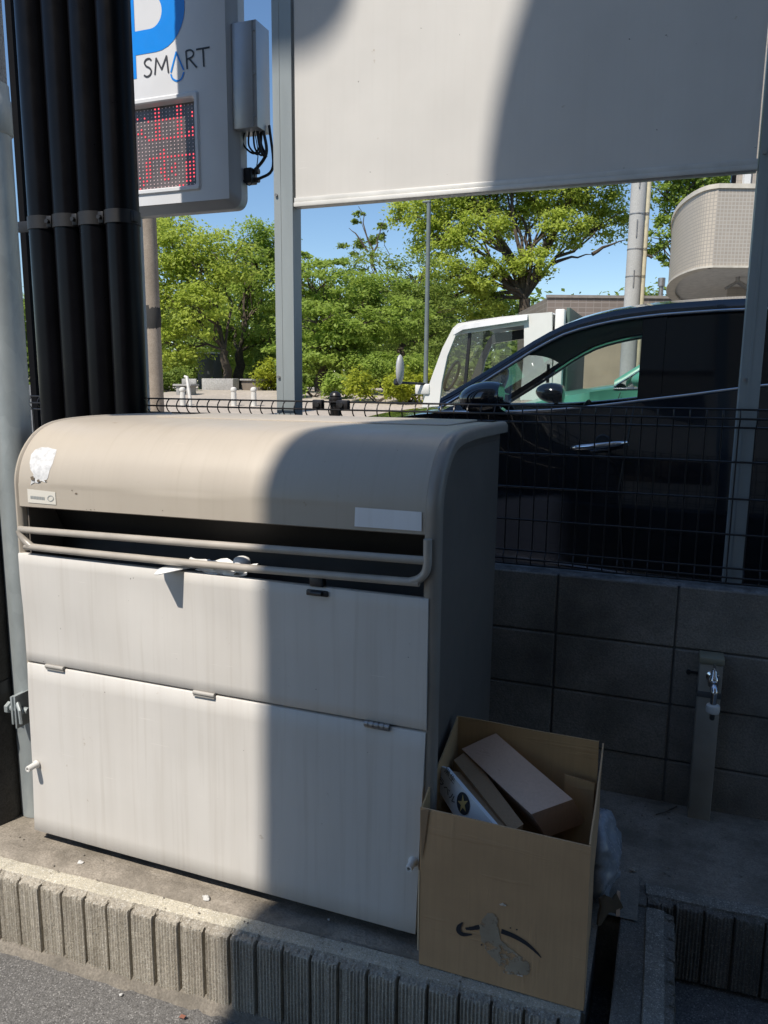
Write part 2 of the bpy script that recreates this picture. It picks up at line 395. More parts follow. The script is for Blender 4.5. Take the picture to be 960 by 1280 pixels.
# ribbed concrete edging, a row of ribbed split blocks
def ribbed_kerb(p0, p1, height, name, label, mats=None, depth=.13, rib=.078, seed=0, ztop=0.0, rough=.0016):
    p0, p1 = Vector(p0), Vector(p1); d = (p1 - p0); Ln = d.length; d.normalize(); nrm = Vector((d.y, -d.x, 0))   # outward normal
    rd = random.Random(seed); bm = B(); nrib = int(math.ceil(Ln / rib)); us, groove = [], []
    for i in range(nrib):
        a, w = i * rib, rib; jt = .024 if i % 5 == 0 else .019; gw = .0036 if i % 5 == 0 else .0027
        for k, (u, g) in enumerate([(0, jt), (gw, jt), (gw + .0012, .004)] + [(.006 + (w - .012) * q / 14, .0005 + .0034 * (q % 2) + rd.uniform(-.001, .001)) for q in range(15)] + [(w - gw - .0012, .004), (w - gw, jt)]):
            if a + u <= Ln: us.append(a + u); groove.append(g)
    prof = [(0, -height, 1, .6), (0, -height * .66, 1, 1), (0, -height * .33, 1, 1), (0, -.026, 1, 1), (-.0012, -.014, .95, 1.8), (-.005, -.0095, .6, 2.6), (-.012, -.0085, .35, 2.6), (-.019, -.0075, .2, 2.6), (-.0245, -.006, .08, 2.0), (-.0275, -.0008, .02, 1.2), (-.030, .0, 0, .5), (-.05, .0005, 0, .5), (-.074, -.0005, 0, .7), (-.079, -.012, 0, 1), (-.079, -height, 0, 0)]
    wob = [rd.uniform(-1, 1) for _ in range(nrib + 2)]; rows = []
    for o_, z_, kg, kr in prof:
        row = []
        for u, g in zip(us, groove):
            w_ = wob[int(u / rib)] * .0022
            row.append(p0 + d * u + nrm * (o_ - g * kg + rd.uniform(-1, 1) * rough * kr * .6 + w_ * kg) + Vector((0, 0, ztop + z_ + rd.uniform(-1, 1) * rough * kr * .7 + w_ * .6)))
        rows.append(row)
    grid(bm, rows[:10]); grid(bm, rows[9:], mi=1)
    bmesh.ops.remove_doubles(bm, verts=bm.verts[:], dist=.00001)
    # recessed core so that the grooves end in shade
    c0 = p0 - nrm * .034; c1 = p1 - nrm * .034; q = -nrm * .04
    poly(bm, [c0 + Vector((0, 0, ztop - height - .05)), c1 + Vector((0, 0, ztop - height - .05)), c1 + Vector((0, 0, ztop - .02)), c0 + Vector((0, 0, ztop - .02))], q)
    return solo(name, bm, mats or [KERBM, BANDM], p0, label, 'kerb edging', 'ribbed concrete edging', 30)
SHADED_KERB = [aggregate('kerb_in_shade', (.125, .115, .10), (.235, .215, .185), 300, 6, (.09, .085, .07), .9, .9, .6, .4), aggregate('band_in_shade', (.18, .168, .145), (.33, .305, .26), 300, 9, (.14, .13, .11), .9, .7, .6, .5)]  # darker copies of kerb and band concrete, with shade painted into the colour
K0 = Vector((-6.0, 1.316, 0)); KD = Vector((1.27, .058, 0)).normalized()
K1 = K0 + KD * 5.90
ribbed_kerb(K0, K1, .228, 'ribbed_edging', 'long ribbed concrete edging below the grey bin, sunlit at its left end', seed=2)
ribbed_kerb((.02, 2.095, 0), (3.2, 2.24, 0), .228, 'ribbed_edging', 'shaded ribbed edging at right, in front of the tap post', SHADED_KERB, seed=3, ztop=.005)
ribbed_kerb((.105, 1.50, 0), (.096, 2.075, 0), .228, 'ribbed_edging', 'short ribbed edging running toward the viewer, right of the cardboard box', SHADED_KERB, seed=4)
bm = B(); box(bm, (-.045, 1.50, -.24), (.024, 2.075, -.006), .004); box(bm, (-.004, 2.078, -.24), (.021, 2.20, -.002), .003); rough_up(bm, .002, 40, 2); struct('kerb_backing', bm, SHADED_KERB[0])
bm = B()                                                          # crumbling mortar strips along the edging
rows = []
for i in range(260):
    x = -6 + i * 5.9 / 259; y = 1.316 + (x + 6) * .0457
    rows.append([(x, y + .077, -.004), (x, y + .090 + random.uniform(-.004, .004), .004 + random.uniform(-.003, .003)), (x, y + .122 + random.uniform(-.008, .008), .004 + random.uniform(-.003, .003)), (x, y + .172 + random.uniform(-.012, .012), -.003)])
grid(bm, rows); struct('mortar_strip', bm, SLAB, 60)
bm = B(); rows = []
for i in range(260):
    x = -6 + i * 5.9 / 259; y = 1.316 + (x + 6) * .0457
    rows.append([(x, y + .01, -.214 + random.uniform(-.006, .006)), (x, y - .008 + random.uniform(-.005, .004), -.226 + random.uniform(-.005, .004)), (x, y - .020 + random.uniform(-.009, .006), -.2425)])
grid(bm, rows); struct('mortar_toe', bm, aggregate('toe_mortar', (.15, .133, .11), (.25, .222, .185), 150, 9, (.10, .09, .075), .95, .8, .6), 60)

# ------------------------------------------------------------------ concrete block wall
wall = thing('block_wall', (0, 2.73, 0), 'low grey concrete block wall carrying the black wire fence', 'wall')
bm = B(); rd = random.Random(5); tops = [-.045, .158, .363, .569, .785]
for r in range(4):
    for i in range(-9, 9):
        x0 = .055 + i * .4; j = .0032; o = rd.uniform(-.0015, .0015)
        box(bm, (x0 + j, 2.67 + o, tops[r] + j), (x0 + .4 - j, 2.79, tops[r + 1] - j * (r < 3)), .004, 1)
rough_up(bm, .0012, 30, 2)
build('blocks', bm, BLOCKM, wall, 30)
bm = B(); box(bm, (-3.54, 2.6785, -.05), (3.25, 2.785, .779)); build('mortar', bm, plain('mortar', (.12, .117, .113), .95), wall, 0)
bm = B(); rows = []
for i in range(160):
    x = -3.5 + i * 6.7 / 159; rows.append([(x, 2.674 + random.uniform(0, .004), .7845), (x, 2.69, .7895 + random.uniform(0, .003)), (x, 2.73, .789 + random.uniform(0, .003)), (x, 2.786, .786)])
grid(bm, rows); build('coping', bm, aggregate('coping_mortar', (.16, .16, .155), (.26, .255, .25), 120, 14, (.05, .05, .05), .95, .6, .8), wall, 40)

# ------------------------------------------------------------------ wire mesh fence
fence = thing('mesh_fence', (0, 2.72, .785), 'black welded wire fence with folded top, on the block wall', 'fence')
prof = spline([(0, .80), (-.018, .812), (-.024, .826), (-.018, .840), (0, .852)], 2) + [(0, 1.08)] + spline([(0, 1.318), (-.017, 1.330), (-.024, 1.347), (-.017, 1.364), (0, 1.377)], 2)
bm = B(); x = -4.6
while x < 2.6:
    tube(bm, [(x, 2.72 + y, z) for y, z in prof], .0026, 5); x += .05
for y, z in [(0, .80), (-.026, .826), (0, .852), (0, .966), (0, 1.085), (0, 1.206), (0, 1.318), (-.027, 1.347), (0, 1.376)]:
    tube(bm, [(-4.62, 2.7165 + y, z), (2.62, 2.7165 + y, z)], .0034, 6)
build('wire_panel', bm, WIREM, fence, 60)
for px in (-3.245, -1.243, 2.4):
    bm = B(); cyl(bm, (px, 2.745, .785), (px, 2.745, 1.375), .021, 20); p = build('fence_post', bm, WIREM, fence)
    bm = B(); lathe(bm, (px, 2.745, 1.368), [(.024, 0), (.026, .004), (.026, .022), (.021, .026), (.023, .030), (.02, .040), (.011, .047), (0, .049)]); build('post_cap', bm, WIREM, p)
    for s in (-1, 1):
        bm = B(); box(bm, (px + s * .03 - .004, 2.69, 1.346), (px + s * .075, 2.72, 1.384), .004); cyl(bm, (px + s * .05, 2.68, 1.365), (px + s * .05, 2.70, 1.365), .009, 10)
        build('clamp', bm, WIREM, p)

# ------------------------------------------------------------------ garbage bin
D = 1.70; X0, X1 = -1.80, -.517
gb = thing('garbage_bin', (-1.16, 2.08, 0), 'large beige and grey metal garbage bin with rounded hood, half in shadow', 'garbage bin')
HP = [(1.702, 1.087), (1.7022, 1.125), (1.7035, 1.160), (1.712, 1.194), (1.729, 1.230), (1.757, 1.265), (1.790, 1.292), (1.832, 1.312), (1.885, 1.3235), (1.97, 1.329), (2.12, 1.331), (2.46, 1.327)]
HS = spline(HP, 5)
def hood_y(z):
    for (ya, za), (yb, zb) in zip(HS, HS[1:]):
        if za <= z <= zb: return ya + (yb - ya) * (z - za) / max(1e-6, zb - za)
    return D
def sl(x, z):   # the hood hangs a little out of level
    k = max(0, min(1, (1.20 - z) / .11)); return z + k * (-.007 + .014 * (x - X0) / (X1 - X0))
bm = B(); outer = []
for x in np.linspace(X0, X1 - .016, 24): outer.append([(x, y + .0015 * math.sin(x * 9) * (z > 1.15), sl(x, z)) for y, z in HS])
grid(bm, outer)
grid(bm, [[(x, 1.702, sl(x, 1.087)), (x, 1.709, sl(x, 1.0835)), (x, 1.728, sl(x, 1.084)), (x, 1.73, sl(x, 1.10))] for x in np.linspace(X0, X1 - .016, 24)])
build('hood', bm, BM_HOOD, gb, 60)
bm = B(); box(bm, (-1.60, 2.10, 1.3295), (-.60, 2.45, 1.335), .002); build('top_lid', bm, BM_HOOD, gb)
bm = B()                                                          # side sheets and back
side = [(y, z) for y, z in HS if z > 1.095]
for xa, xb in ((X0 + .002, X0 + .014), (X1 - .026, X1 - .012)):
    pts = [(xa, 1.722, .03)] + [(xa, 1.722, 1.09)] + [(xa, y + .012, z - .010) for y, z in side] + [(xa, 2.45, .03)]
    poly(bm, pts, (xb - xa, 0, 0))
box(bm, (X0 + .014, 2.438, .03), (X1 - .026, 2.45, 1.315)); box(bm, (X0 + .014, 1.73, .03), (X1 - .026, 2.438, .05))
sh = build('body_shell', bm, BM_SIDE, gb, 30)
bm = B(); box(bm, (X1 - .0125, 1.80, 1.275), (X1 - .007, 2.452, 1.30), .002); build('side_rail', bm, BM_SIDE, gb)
def rim(xc, w, name):
    bm = B(); rows = []
    path = [(1.7015, .03), (1.7015, .6), (1.7015, 1.08)] + HS[1:]
    for i, (y, z) in enumerate(path):
        a = Vector(path[max(0, i - 1)]); b = Vector(path[min(len(path) - 1, i + 1)]); t = (b - a).normalized(); nn = Vector((-t.y, t.x))   # outward (-Y / up)
        sec = [(-w / 2, -.02), (-w / 2, .0), (-w / 2 + .003, .003), (0, .0045), (w / 2 - .009, .0035), (w / 2 - .003, -.002), (w / 2, -.009), (w / 2, -.03)]
        rows.append([(xc + u, y + nn.x * v, z + nn.y * v) for u, v in sec])
    grid(bm, rows, False, True, True); return build(name, bm, BM_RIM if xc > -1 else BM_HOOD, gb, 50)
rim(X1 - .002, .036, 'end_trim'); rim(X0 - .004, .02, 'end_trim')
bm = B()                                                          # dark throat behind the opening
grid(bm, [[(x, 1.735, 1.14), (x, 1.80, 1.10), (x, 1.86, .98), (x, 1.80, .80), (x, 1.735, .78)] for x in (X0 + .016, X1 - .028)])
build('opening_liner', bm, plain('liner_brown', (.034, .028, .023), .6), gb, 30)
# hinged front panels
bm = B(); rows_f = []
def panel(zb, zt, xl, xr, xlb, xrb, name, y0=1.692, bulge=.0):
    bm = B(); nx, nz = 30, 10; rows = []
    for j in range(nz + 1):
        k = j / nz; r_ = []
        for i in range(nx + 1):
            u = i / nx; xa = xlb + (xl - xlb) * k; xb = xrb + (xr - xrb) * k
            r_.append((xa + (xb - xa) * u, y0 + .0022 * math.sin(u * 9 + k * 5) * math.sin(k * math.pi) - bulge * (1 - k), zb + (zt - zb) * k))
        rows.append(r_)
    rows = [[(x_, y_ + .016, z_) for x_, y_, z_ in rows[0]], [(x_, y_ + .0025, z_) for x_, y_, z_ in rows[0]]] + [[(x_, y_, z_ + .0025) for x_, y_, z_ in rows[0]]] + rows[1:-1] + [[(x_, y_, z_ - .0025) for x_, y_, z_ in rows[-1]], [(x_, y_ + .0025, z_) for x_, y_, z_ in rows[-1]], [(x_, y_ + .016, z_) for x_, y_, z_ in rows[-1]]]
    rows = [[(r_[0][0], r_[0][1] + .016, r_[0][2])] + r_ + [(r_[-1][0], r_[-1][1] + .016, r_[-1][2])] for r_ in rows]
    grid(bm, rows); return build(name, bm, BM_PANEL, gb, 50)
panel(.6005, .938, -1.808, -.5225, -1.803, -.521, 'upper_panel')
panel(.038, .594, -1.803, -.523, -1.810, -.536, 'lower_panel', 1.692, .012)
bm = B(); box(bm, (X0 + .016, 1.712, .05), (X1 - .028, 1.728, .93)); build('front_frame', bm, DARKM, gb, 0)
for x, y in ((-1.74, 1.74), (-.60, 1.74), (-1.74, 2.40), (-.60, 2.40)):
    bm = B(); cyl(bm, (x, y, .002), (x, y, .032), .018, 12); build('foot', bm, STEEL, gb)
for i, (x, z) in enumerate(((-1.692, .597), (-1.165, .5965), (-.650, .595))):
    bm = B(); cyl(bm, (x - .034, 1.689, z), (x + .034, 1.689, z), .0062, 12)
    box(bm, (x - .034, 1.686, z - .011), (x + .034, 1.6905, z + .001), .001)
    if i == 2:
        for k in range(5): cyl(bm, (x - .034 + k * .0142, 1.6885, z), (x - .034 + k * .0142 + .010, 1.6885, z), .0078, 12)
    build('hinge', bm, STEEL if i == 2 else plain('hinge_paint', (.36, .34, .31), .45), gb)
bm = B(); box(bm, (-.846, 1.684, .915), (-.786, 1.70, .930), .003); box(bm, (-.838, 1.687, .9385), (-.80, 1.712, .962), .003); cyl(bm, (-.83, 1.68, .924), (-.80, 1.68, .924), .006, 10)
build('latch', bm, BLKM, gb)
for x, z in ((-1.785, .268), (-.5455, .246)):
    bm = B(); lathe(bm, (x, 1.683, z), [(.0125, 0), (.0125, -.004), (.0095, -.008), (.0095, -.034), (.0085, -.037), (.0045, -.037), (.004, -.02)], 18, 'Y'); build('bolt_sleeve', bm, plain('sleeve_white', (.66, .65, .62), .4), gb)
# tubular handle: upper straight bar, lower bar bent up into it
bm = B(); yh = 1.688
tube(bm, [(-1.792, yh + .004, 1.012), (-1.775, yh, 1.0125), (-1.2, yh, 1.021), (-.54, yh, 1.0335), (-.524, yh + .004, 1.034)], .0105, 14)
lo = [(-1.792, yh, 1.01), (-1.787, yh, .997), (-1.773, yh, .980), (-1.752, yh, .967), (-1.725, yh, .9625), (-1.2, yh - .001, .9655), (-.60, yh, .977), (-.566, yh, .9795), (-.544, yh, .988), (-.530, yh, 1.004), (-.5255, yh, 1.022), (-.525, yh, 1.045), (-.525, yh, 1.086)]
tube(bm, spline(lo, 5), .0105, 14)
build('handle_rail', bm, RAILM, gb, 60)
def decal(pts_px, name, mat, off=.0015, parent=gb, label=None):
    bm = B(); P = []
    for px, py in pts_px:
        z = at(px, py, D).z; y = hood_y(z)
        for _ in range(3): p = at(px, py, y); y = hood_y(min(1.30, p.z)) - off
        P.append(at(px, py, y))
    poly(bm, P); bmesh.ops.triangulate(bm, faces=bm.faces[:])
    for _ in range(3): bmesh.ops.subdivide_edges(bm, edges=[e for e in bm.edges if e.calc_length() > .008], cuts=1, use_grid_fill=True); bmesh.ops.triangulate(bm, faces=bm.faces[:])
    for v in bm.verts: v.co.y = hood_y(min(1.30, v.co.z)) - off
    return build(name, bm, mat, parent, 0, label=label)
stk = [(37, 579), (39, 568), (44, 562), (52, 559), (60, 559), (66, 561), (71, 562), (69, 569), (66, 579), (62, 588), (60, 597), (56, 603), (52, 601), (47, 604), (43, 603), (38, 606), (40, 598), (42, 593), (38, 587)]
rows_ok = decal(stk, 'torn_sticker', plain('sticker_white', (.58, .58, .58), .45, var=.22, scale=70), label='torn white sticker')
bits = [[(38, 596), (42, 595), (43, 601), (39, 600)], [(46, 600), (49, 599), (50, 602), (47, 603)], [(55, 600), (58, 600), (57, 602)]]
bm = B()
for b_ in bits + [[(90 + random.uniform(-9, 18), 578 + random.uniform(0, 40)) for _ in range(1)] * 1 for _ in range(0)]:
    poly(bm, [Vector(at(px, py, D)) + Vector((0, -.0005, 0)) for px, py in b_])
def fleck(px, py, w, h):
    z = at(px, py, D).z; y = hood_y(min(1.3, z)) - .001; n = random.randint(5, 7)
    return [at(px + w * math.cos(2 * math.pi * i / n) * random.uniform(.5, 1), py + h * math.sin(2 * math.pi * i / n) * random.uniform(.5, 1), y) for i in range(n)]
for px, py, w, h in ((95, 617, 2.2, 1.4), (98, 608, 1.0, 2), (90, 613, 1.2, .8), (103, 586, 1.5, .5), (108, 590, 1.2, .5), (84, 584, 1, .6), (82, 590, .6, 1.2), (104, 597, .6, .8), (97, 578, 2, .4), (88, 577, 1.2, .4), (108, 637, 1.0, .6), (113, 637, 1.4, .6), (118, 637, .7, .5), (203, 638, .8, .8)): poly(bm, fleck(px, py, w, h))
build('sticker_residue', bm, plain('residue_brown', (.16, .125, .09), .8), gb, 0)
lb = decal([(34, 611), (69, 615), (70, 631), (35, 628)], 'info_label', plain('label_cream', (.66, .63, .56), .4, var=.05))
bm = B()
for k in range(9):
    x_ = 38 + k * 2.0; poly(bm, [at(x_, 619.5 + k * .2, 1.6995), at(x_ + 1.3, 619.6 + k * .2, 1.6995), at(x_ + 1.3, 623.2 + k * .2, 1.6995), at(x_, 623.2 + k * .2, 1.6995)])
for k in range(14):
    a = 2 * math.pi * k / 14; b = 2 * math.pi * (k + 1) / 14
    poly(bm, [at(63 + 4 * math.cos(q) * r, 623 + 3.8 * math.sin(q) * r, 1.6995) for q, r in ((a, 1), (b, 1), (b, .8), (a, .8))])
build('label_print', bm, plain('grey_print', (.32, .34, .34), .6), lb, 0)
decal([(444, 634), (527, 640), (527, 664), (443, 658)], 'name_plate', streaked_paint('plate_silver', (.80, .82, .85), (.62, .62, .6), .35, .5), .003, label='blank faded silver name plate')

# crumpled white bag poking out of the opening
def crumple(pts, thick, amp, seed, n=10):
    bm = B(); P = [Vector(p) for p in pts]; rows = []
    for i in range(n + 1):
        a = P[0].lerp(P[1], i / n); b = P[3].lerp(P[2], i / n); rows.append([a.lerp(b, j / n) for j in range(n + 1)])
    grid(bm, rows); rough_up(bm, amp, 22, seed); rough_up(bm, amp * .5, 60, seed + 3)
    return bm
bm = B()
def addcr(pts, amp, seed, n=9):
    b2 = crumple(pts, 0, amp, seed, n); me = bpy.data.meshes.new('tmp'); b2.to_mesh(me); b2.free(); bm.from_mesh(me); bpy.data.meshes.remove(me)
poly(bm, [(-1.290, 1.672, .9395), (-1.264, 1.624, .9405), (-1.249, 1.622, .9425), (-1.216, 1.695, .945), (-1.165, 1.735, .952), (-1.235, 1.74, .955), (-1.286, 1.705, .944)], (0, 0, .003))
addcr([(-1.25, 1.70, .9435), (-1.03, 1.705, .9415), (-1.03, 1.77, .956), (-1.25, 1.77, .958)], .011, 2, 18)
addcr([(-1.19, 1.70, .94), (-1.08, 1.70, .94), (-1.07, 1.73, .962), (-1.18, 1.735, .965)], .012, 8, 16)
lathe(bm, (-1.06, 1.73, .968), [(.001, -.03), (.022, -.02), (.024, .006), (.020, .014), (.010, .019), (0, .020)], 14)
solo('plastic_bag', bm, plain('bag_white', (.78, .78, .77), .4, var=.04, scale=30), (-1.15, 1.72, .94), 'crumpled white plastic bag poking out of the bin opening', 'plastic bag', None, 180)

# ------------------------------------------------------------------ poles and pipes at left
gp = thing('steel_pole', (at(17, 554, 1.83).x, 1.83, 0), 'mottled galvanised steel pole beside the left end of the bin', 'pole')
cy, r0 = 1.83, .056; cx = at(17, 554, 1.83).x
bm = B(); lathe(bm, (cx, cy, 0), [(r0, 0), (r0, 1.0), (r0 * .97, 2.20)], 36); build('pole_shaft', bm, GALV, gp, 60)
bm = B(); lathe(bm, (cx, cy, 0), [(r0, 2.16), (r0 + .004, 2.165), (r0 + .004, 2.255), (r0 + .001, 2.262), (r0, 2.30)], 36); build('collar', bm, GALV, gp, 40)
bm = B(); lathe(bm, (cx, cy, 0), [(r0 * .93, 2.2), (r0 * .93, 5.4)], 36); build('sleeve', bm, aggregate('speckled_wrap', (.25, .24, .23), (.42, .41, .40), 120, 3, None, .9, .5), gp, 60)
bm = B(); q = at(33, 884, 1.765)
box(bm, (q.x - .03, 1.73, q.z - .05), (q.x - .022, 1.80, q.z + .045), .002); box(bm, (q.x - .004, 1.72, q.z - .055), (q.x + .003, 1.80, q.z + .055), .002)
cyl(bm, (q.x - .055, 1.745, q.z), (q.x + .03, 1.745, q.z), .011, 10); cyl(bm, (q.x - .055, 1.745, q.z), (q.x - .042, 1.745, q.z), .02, 6)
tube(bm, [(q.x, 1.73, q.z + .03), (q.x + .018, 1.722, q.z + .01), (q.x + .018, 1.725, q.z - .035)], .007, 8); lathe(bm, (cx, cy, q.z), [(r0, -.02), (r0 + .004, -.019), (r0 + .004, .019), (r0, .02)], 32)
build('pole_clamp', bm, GALV, gp)
cp = thing('concrete_pole', (-2.14, 1.75, 0), 'dark grey concrete utility pole at the far left edge', 'utility pole')
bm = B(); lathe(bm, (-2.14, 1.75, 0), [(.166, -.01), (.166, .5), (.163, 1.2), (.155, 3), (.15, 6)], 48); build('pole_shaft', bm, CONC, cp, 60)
z = at(10, 888, 1.62).z
bm = B(); lathe(bm, (-2.14, 1.75, z), [(.166, -.022), (.170, -.021), (.170, .021), (.166, .022)], 48)
for k in range(7): box(bm, (-2.125 + .08 + k * .008, 1.60 + k * .005, z - .008), (-2.125 + .085 + k * .008, 1.63 + k * .005, z + .008), .001)
build('steel_band', bm, BLKM, cp, 40)
DPX = at(9, 0, 3.55).x
tag(solo('dark_post', (lambda b_: (box(b_, (DPX - .021, 3.55, .15), (DPX + .021, 3.60, 6)), b_)[1])(B()), plain('flat_black', (.004, .004, .005), .7, spec=.1), (DPX, 3.58, .15), 'thin black square post between steel pole and black pipes', 'post'), None)
pb = thing('pipe_bundle', (-2.27, 2.60, 0), 'four tall black plastic pipes strapped side by side behind the bin', 'pipes')
PX = [-2.497, -2.366, -2.235, -2.104]
for i, x in enumerate(PX):
    bm = B(); lathe(bm, (x, 2.60, 0), [(.0655, 0), (.0655, 2.5), (.0655, 5)], 32); build('pipe', bm, PIPEM, pb, 60)
for zb in (2.085, 4.2, .55):
    bm = B()
    for x in PX:
        lathe(bm, (x, 2.60, zb), [(.0665, -.026), (.0695, -.025), (.0695, .025), (.0665, .026)], 32)
    for x in [(a + b) / 2 for a, b in zip(PX, PX[1:])]:
        box(bm, (x - .013, 2.548, zb - .022), (x + .013, 2.60, zb + .022), .003); cyl(bm, (x, 2.535, zb), (x, 2.55, zb), .009, 8)
    if zb < 3: box(bm, (PX[0] - .15, 2.60, zb - .022), (PX[0] - .06, 2.606, zb + .022), .001)
    box(bm, (PX[-1] + .06, 2.57, zb - .02), (PX[-1] + .078, 2.60, zb + .02), .003)
    build('strap', bm, plain('strap_steel', (.018, .018, .02), .5, .3), pb, 40)

# ------------------------------------------------------------------ blank board on two posts
bb = thing('billboard', (-.6, 2.78, .785), 'large blank white board between two grey posts, half shaded', 'board')
bm = B(); rows = []
for x in np.linspace(-1.412, .186, 90): rows.append([(x, 2.752 + .0007 * math.sin(x * 150), z_) for z_ in (2.128, 2.6, 3.1, 3.9)])
grid(bm, rows); box(bm, (-1.412, 2.758, 2.128), (.186, 2.785, 3.9)); build('board_sheet', bm, BOARDM, bb, 60)
bm = B(); box(bm, (-1.416, 2.742, 2.112), (.19, 2.79, 2.128), .002); box(bm, (-1.416, 2.747, 2.1285), (.19, 2.7515, 2.146), .0015); build('bottom_rail', bm, plain('rail_white', (.66, .65, .62), .35, .1), bb)
for xa, xb, nm in ((-1.502, -1.422, 'l'), (.194, .254, 'r')):
    bm = B(); box(bm, (xa, 2.745, .786), (xb, 2.749, 4.6)); box(bm, (xa, 2.749, .786), (xa + .004, 2.815, 4.6)); box(bm, (xb - .004, 2.749, .786), (xb, 2.815, 4.6)); box(bm, (xa + .022, 2.7435, .786), (xa + .03, 2.7455, 4.6)); box(bm, (xa + .004, 2.805, .786), (xb - .004, 2.81, 4.6))
    p = build('board_post', bm, POSTM, bb, 0)
    bm = B()
    for z_ in (1.47, 2.16, 2.9):
        cyl(bm, (xa + .012, 2.738, z_), (xa + .012, 2.746, z_), .006, 8)
    build('post_bolt', bm, STEEL, p)

# ------------------------------------------------------------------ parking sign
SY = 3.35
ps = thing('parking_sign', (-2.55, 3.33, .15), 'white parking sign with blue P and red dot display', 'sign')
pr = at(285, 100, SY); xR = pr.x; zB = at(285, 250, SY).z; xL = xR - 1.0; zT = 4.2
def rrect(x0, x1, z0, z1, r, n=6):
    P = []
    for cx_, cz_, a0 in ((x1 - r, z0 + r, -90), (x1 - r, z1 - r, 0), (x0 + r, z1 - r, 90), (x0 + r, z0 + r, 180)):
        for k in range(n + 1):
            a = RAD(a0 + 90 * k / n); P.append((cx_ + r * math.cos(a), cz_ + r * math.sin(a)))
    return P
bm = B(); rows = []
thick = onplane(310, 150, Vector((1, 0, 0)), xR + .03).y - SY
thick = max(.12, min(.3, thick))
for off, y in ((-.012, SY), (-.002, SY + .008), (.012, SY + .03), (.03, SY + .05), (.03, SY + thick - .02), (.02, SY + thick)):
    rows.append([(x, y, z) for x, z in rrect(xL - off, xR + off, zB - off, zT + off, .05)])
grid(bm, rows, False, True, False); bm.faces.new([bm.verts.new((x, SY + thick, z)) for x, z in rrect(xL - .02, xR + .02, zB - .02, zT + .02, .05)])
build('cabinet', bm, SIGNGREY, ps, 35)
dTL, dBR = at(150, 140, SY), at(246, 231, SY); dx1 = dBR.x; dz0 = at(246, 231, SY).z; dz1 = at(243, 122, SY).z; dx0 = dx1 - .72
bm = B()                                                          # face sheet round the recessed display
fx0, fx1, fz0, fz1 = xL + .012, xR - .006, zB + .006, zT - .01
for a, b in (((fx0, fz0), (dx0, fz1)), ((dx1, fz0), (fx1, fz1)), ((dx0, fz0), (dx1, dz0)), ((dx0, dz1), (dx1, fz1))):
    poly(bm, [(a[0], SY - .003, a[1]), (b[0], SY - .003, a[1]), (b[0], SY - .003, b[1]), (a[0], SY - .003, b[1])])
poly(bm, [(dx0, SY - .003, dz0), (dx1, SY - .003, dz0), (dx1 - .004, SY + .035, dz0 + .004), (dx0, SY + .035, dz0 + .004)])
poly(bm, [(dx0, SY - .003, dz1), (dx1, SY - .003, dz1), (dx1 - .004, SY + .035, dz1 - .004), (dx0, SY + .035, dz1 - .004)])
poly(bm, [(dx1, SY - .003, dz0), (dx1, SY - .003, dz1), (dx1 - .004, SY + .035, dz1 - .004), (dx1 - .004, SY + .035, dz0 + .004)])
build('face_sheet', bm, SIGNM, ps, 0)
bm = B(); rows = []                                               # proud bead around the display
for off, y in ((.0, SY - .003), (.006, SY - .012), (.02, SY - .012), (.028, SY - .003)):
    rows.append([(x, y, z) for x, z in rrect(dx0 - off, dx1 + off, dz0 - off, dz1 + off, .012, 3)])
grid(bm, rows, False, True); build('display_bezel', bm, SIGNM, ps, 30)
bm = B(); poly(bm, [(dx0, SY + .034, dz0), (dx1, SY + .034, dz0), (dx1, SY + .034, dz1), (dx0, SY + .034, dz1)])
dp = build('display', bm, plain('display_panel', (.11, .09, .085), .25, var=.3, scale=12), ps, 0)
lit, dim = B(), B()
PAT = ["....##....##....", "....##....##....", ".#..##....##..#.", "..#.########..#.", "....##....##....", "#...##....##....", "#...##....##..#.", ".#..##....##.##.",
       "..#############.", "................", "................", "......#.........", ".....##........#", "..#############.", ".##...#.......##", ".##...#..#..####", ".##..##.##..####", ".##..##.#...####", ".##...#..#..####", "##....##....####", "#...........##..", "..........##...."]
ncol, nrow = 16, 22; gx = (.345) / ncol
for r in range(nrow):
    for c in range(ncol + 14):
        x = dx1 - .014 - (ncol - 1 - c + 14) * gx if False else dx1 - .014 - (ncol + 13 - c) * gx; z = dz1 - .016 - r * (dz1 - dz0 - .03) / (nrow - 1)
        on = PAT[r][c - 14] == '#' if c >= 14 else random.random() < .3
        b_ = lit if on else dim; rr = .0046 if on else .0030
        poly(b_, [(x + rr * math.cos(k * math.pi / 3), SY + .0315, z + rr * math.sin(k * math.pi / 3)) for k in range(6)])
build('lit_dots', lit, emit_mat('led_red', (1.0, .10, .14), 1.3), dp, 0)
build('unlit_dots', dim, plain('led_clear', (.75, .55, .55), .3), dp, 0)
# the P
bm = B(); y = SY - .0045; c165 = at(165.8, 25, SY); e203 = at(203, 20, SY); e231 = at(231.5, 8, SY); cb = at(180, 38, SY); ob = at(180, 68, SY); sb = at(169, 99, SY)
stx = c165.x + .013; st = .15; zc0 = cb.z; zo0 = ob.z; zc1 = zc0 + .15; zo1 = zc1 + (zc0 - zo0); rx = e203.x; ro = e231.x
poly(bm, [(stx - st, y, sb.z), (stx, y, sb.z), (stx, y, zo1), (stx - st, y, zo1)])
n = 16; ri = (zc1 - zc0) / 2; rO = (zo1 - zo0) / 2; zm = (zc0 + zc1) / 2
inner = [(stx, zc0)] + [(rx - ri * .95 + ri * .95 * math.cos(a), zm + ri * math.sin(a)) for a in np.linspace(-math.pi / 2, math.pi / 2, n)] + [(stx, zc1)]
hx = ro - rO * .95; outerp = [(stx, zo0)] + [(hx + rO * .95 * math.cos(a), zm + rO * math.sin(a)) for a in np.linspace(-math.pi / 2, math.pi / 2, n)] + [(stx, zo1)]
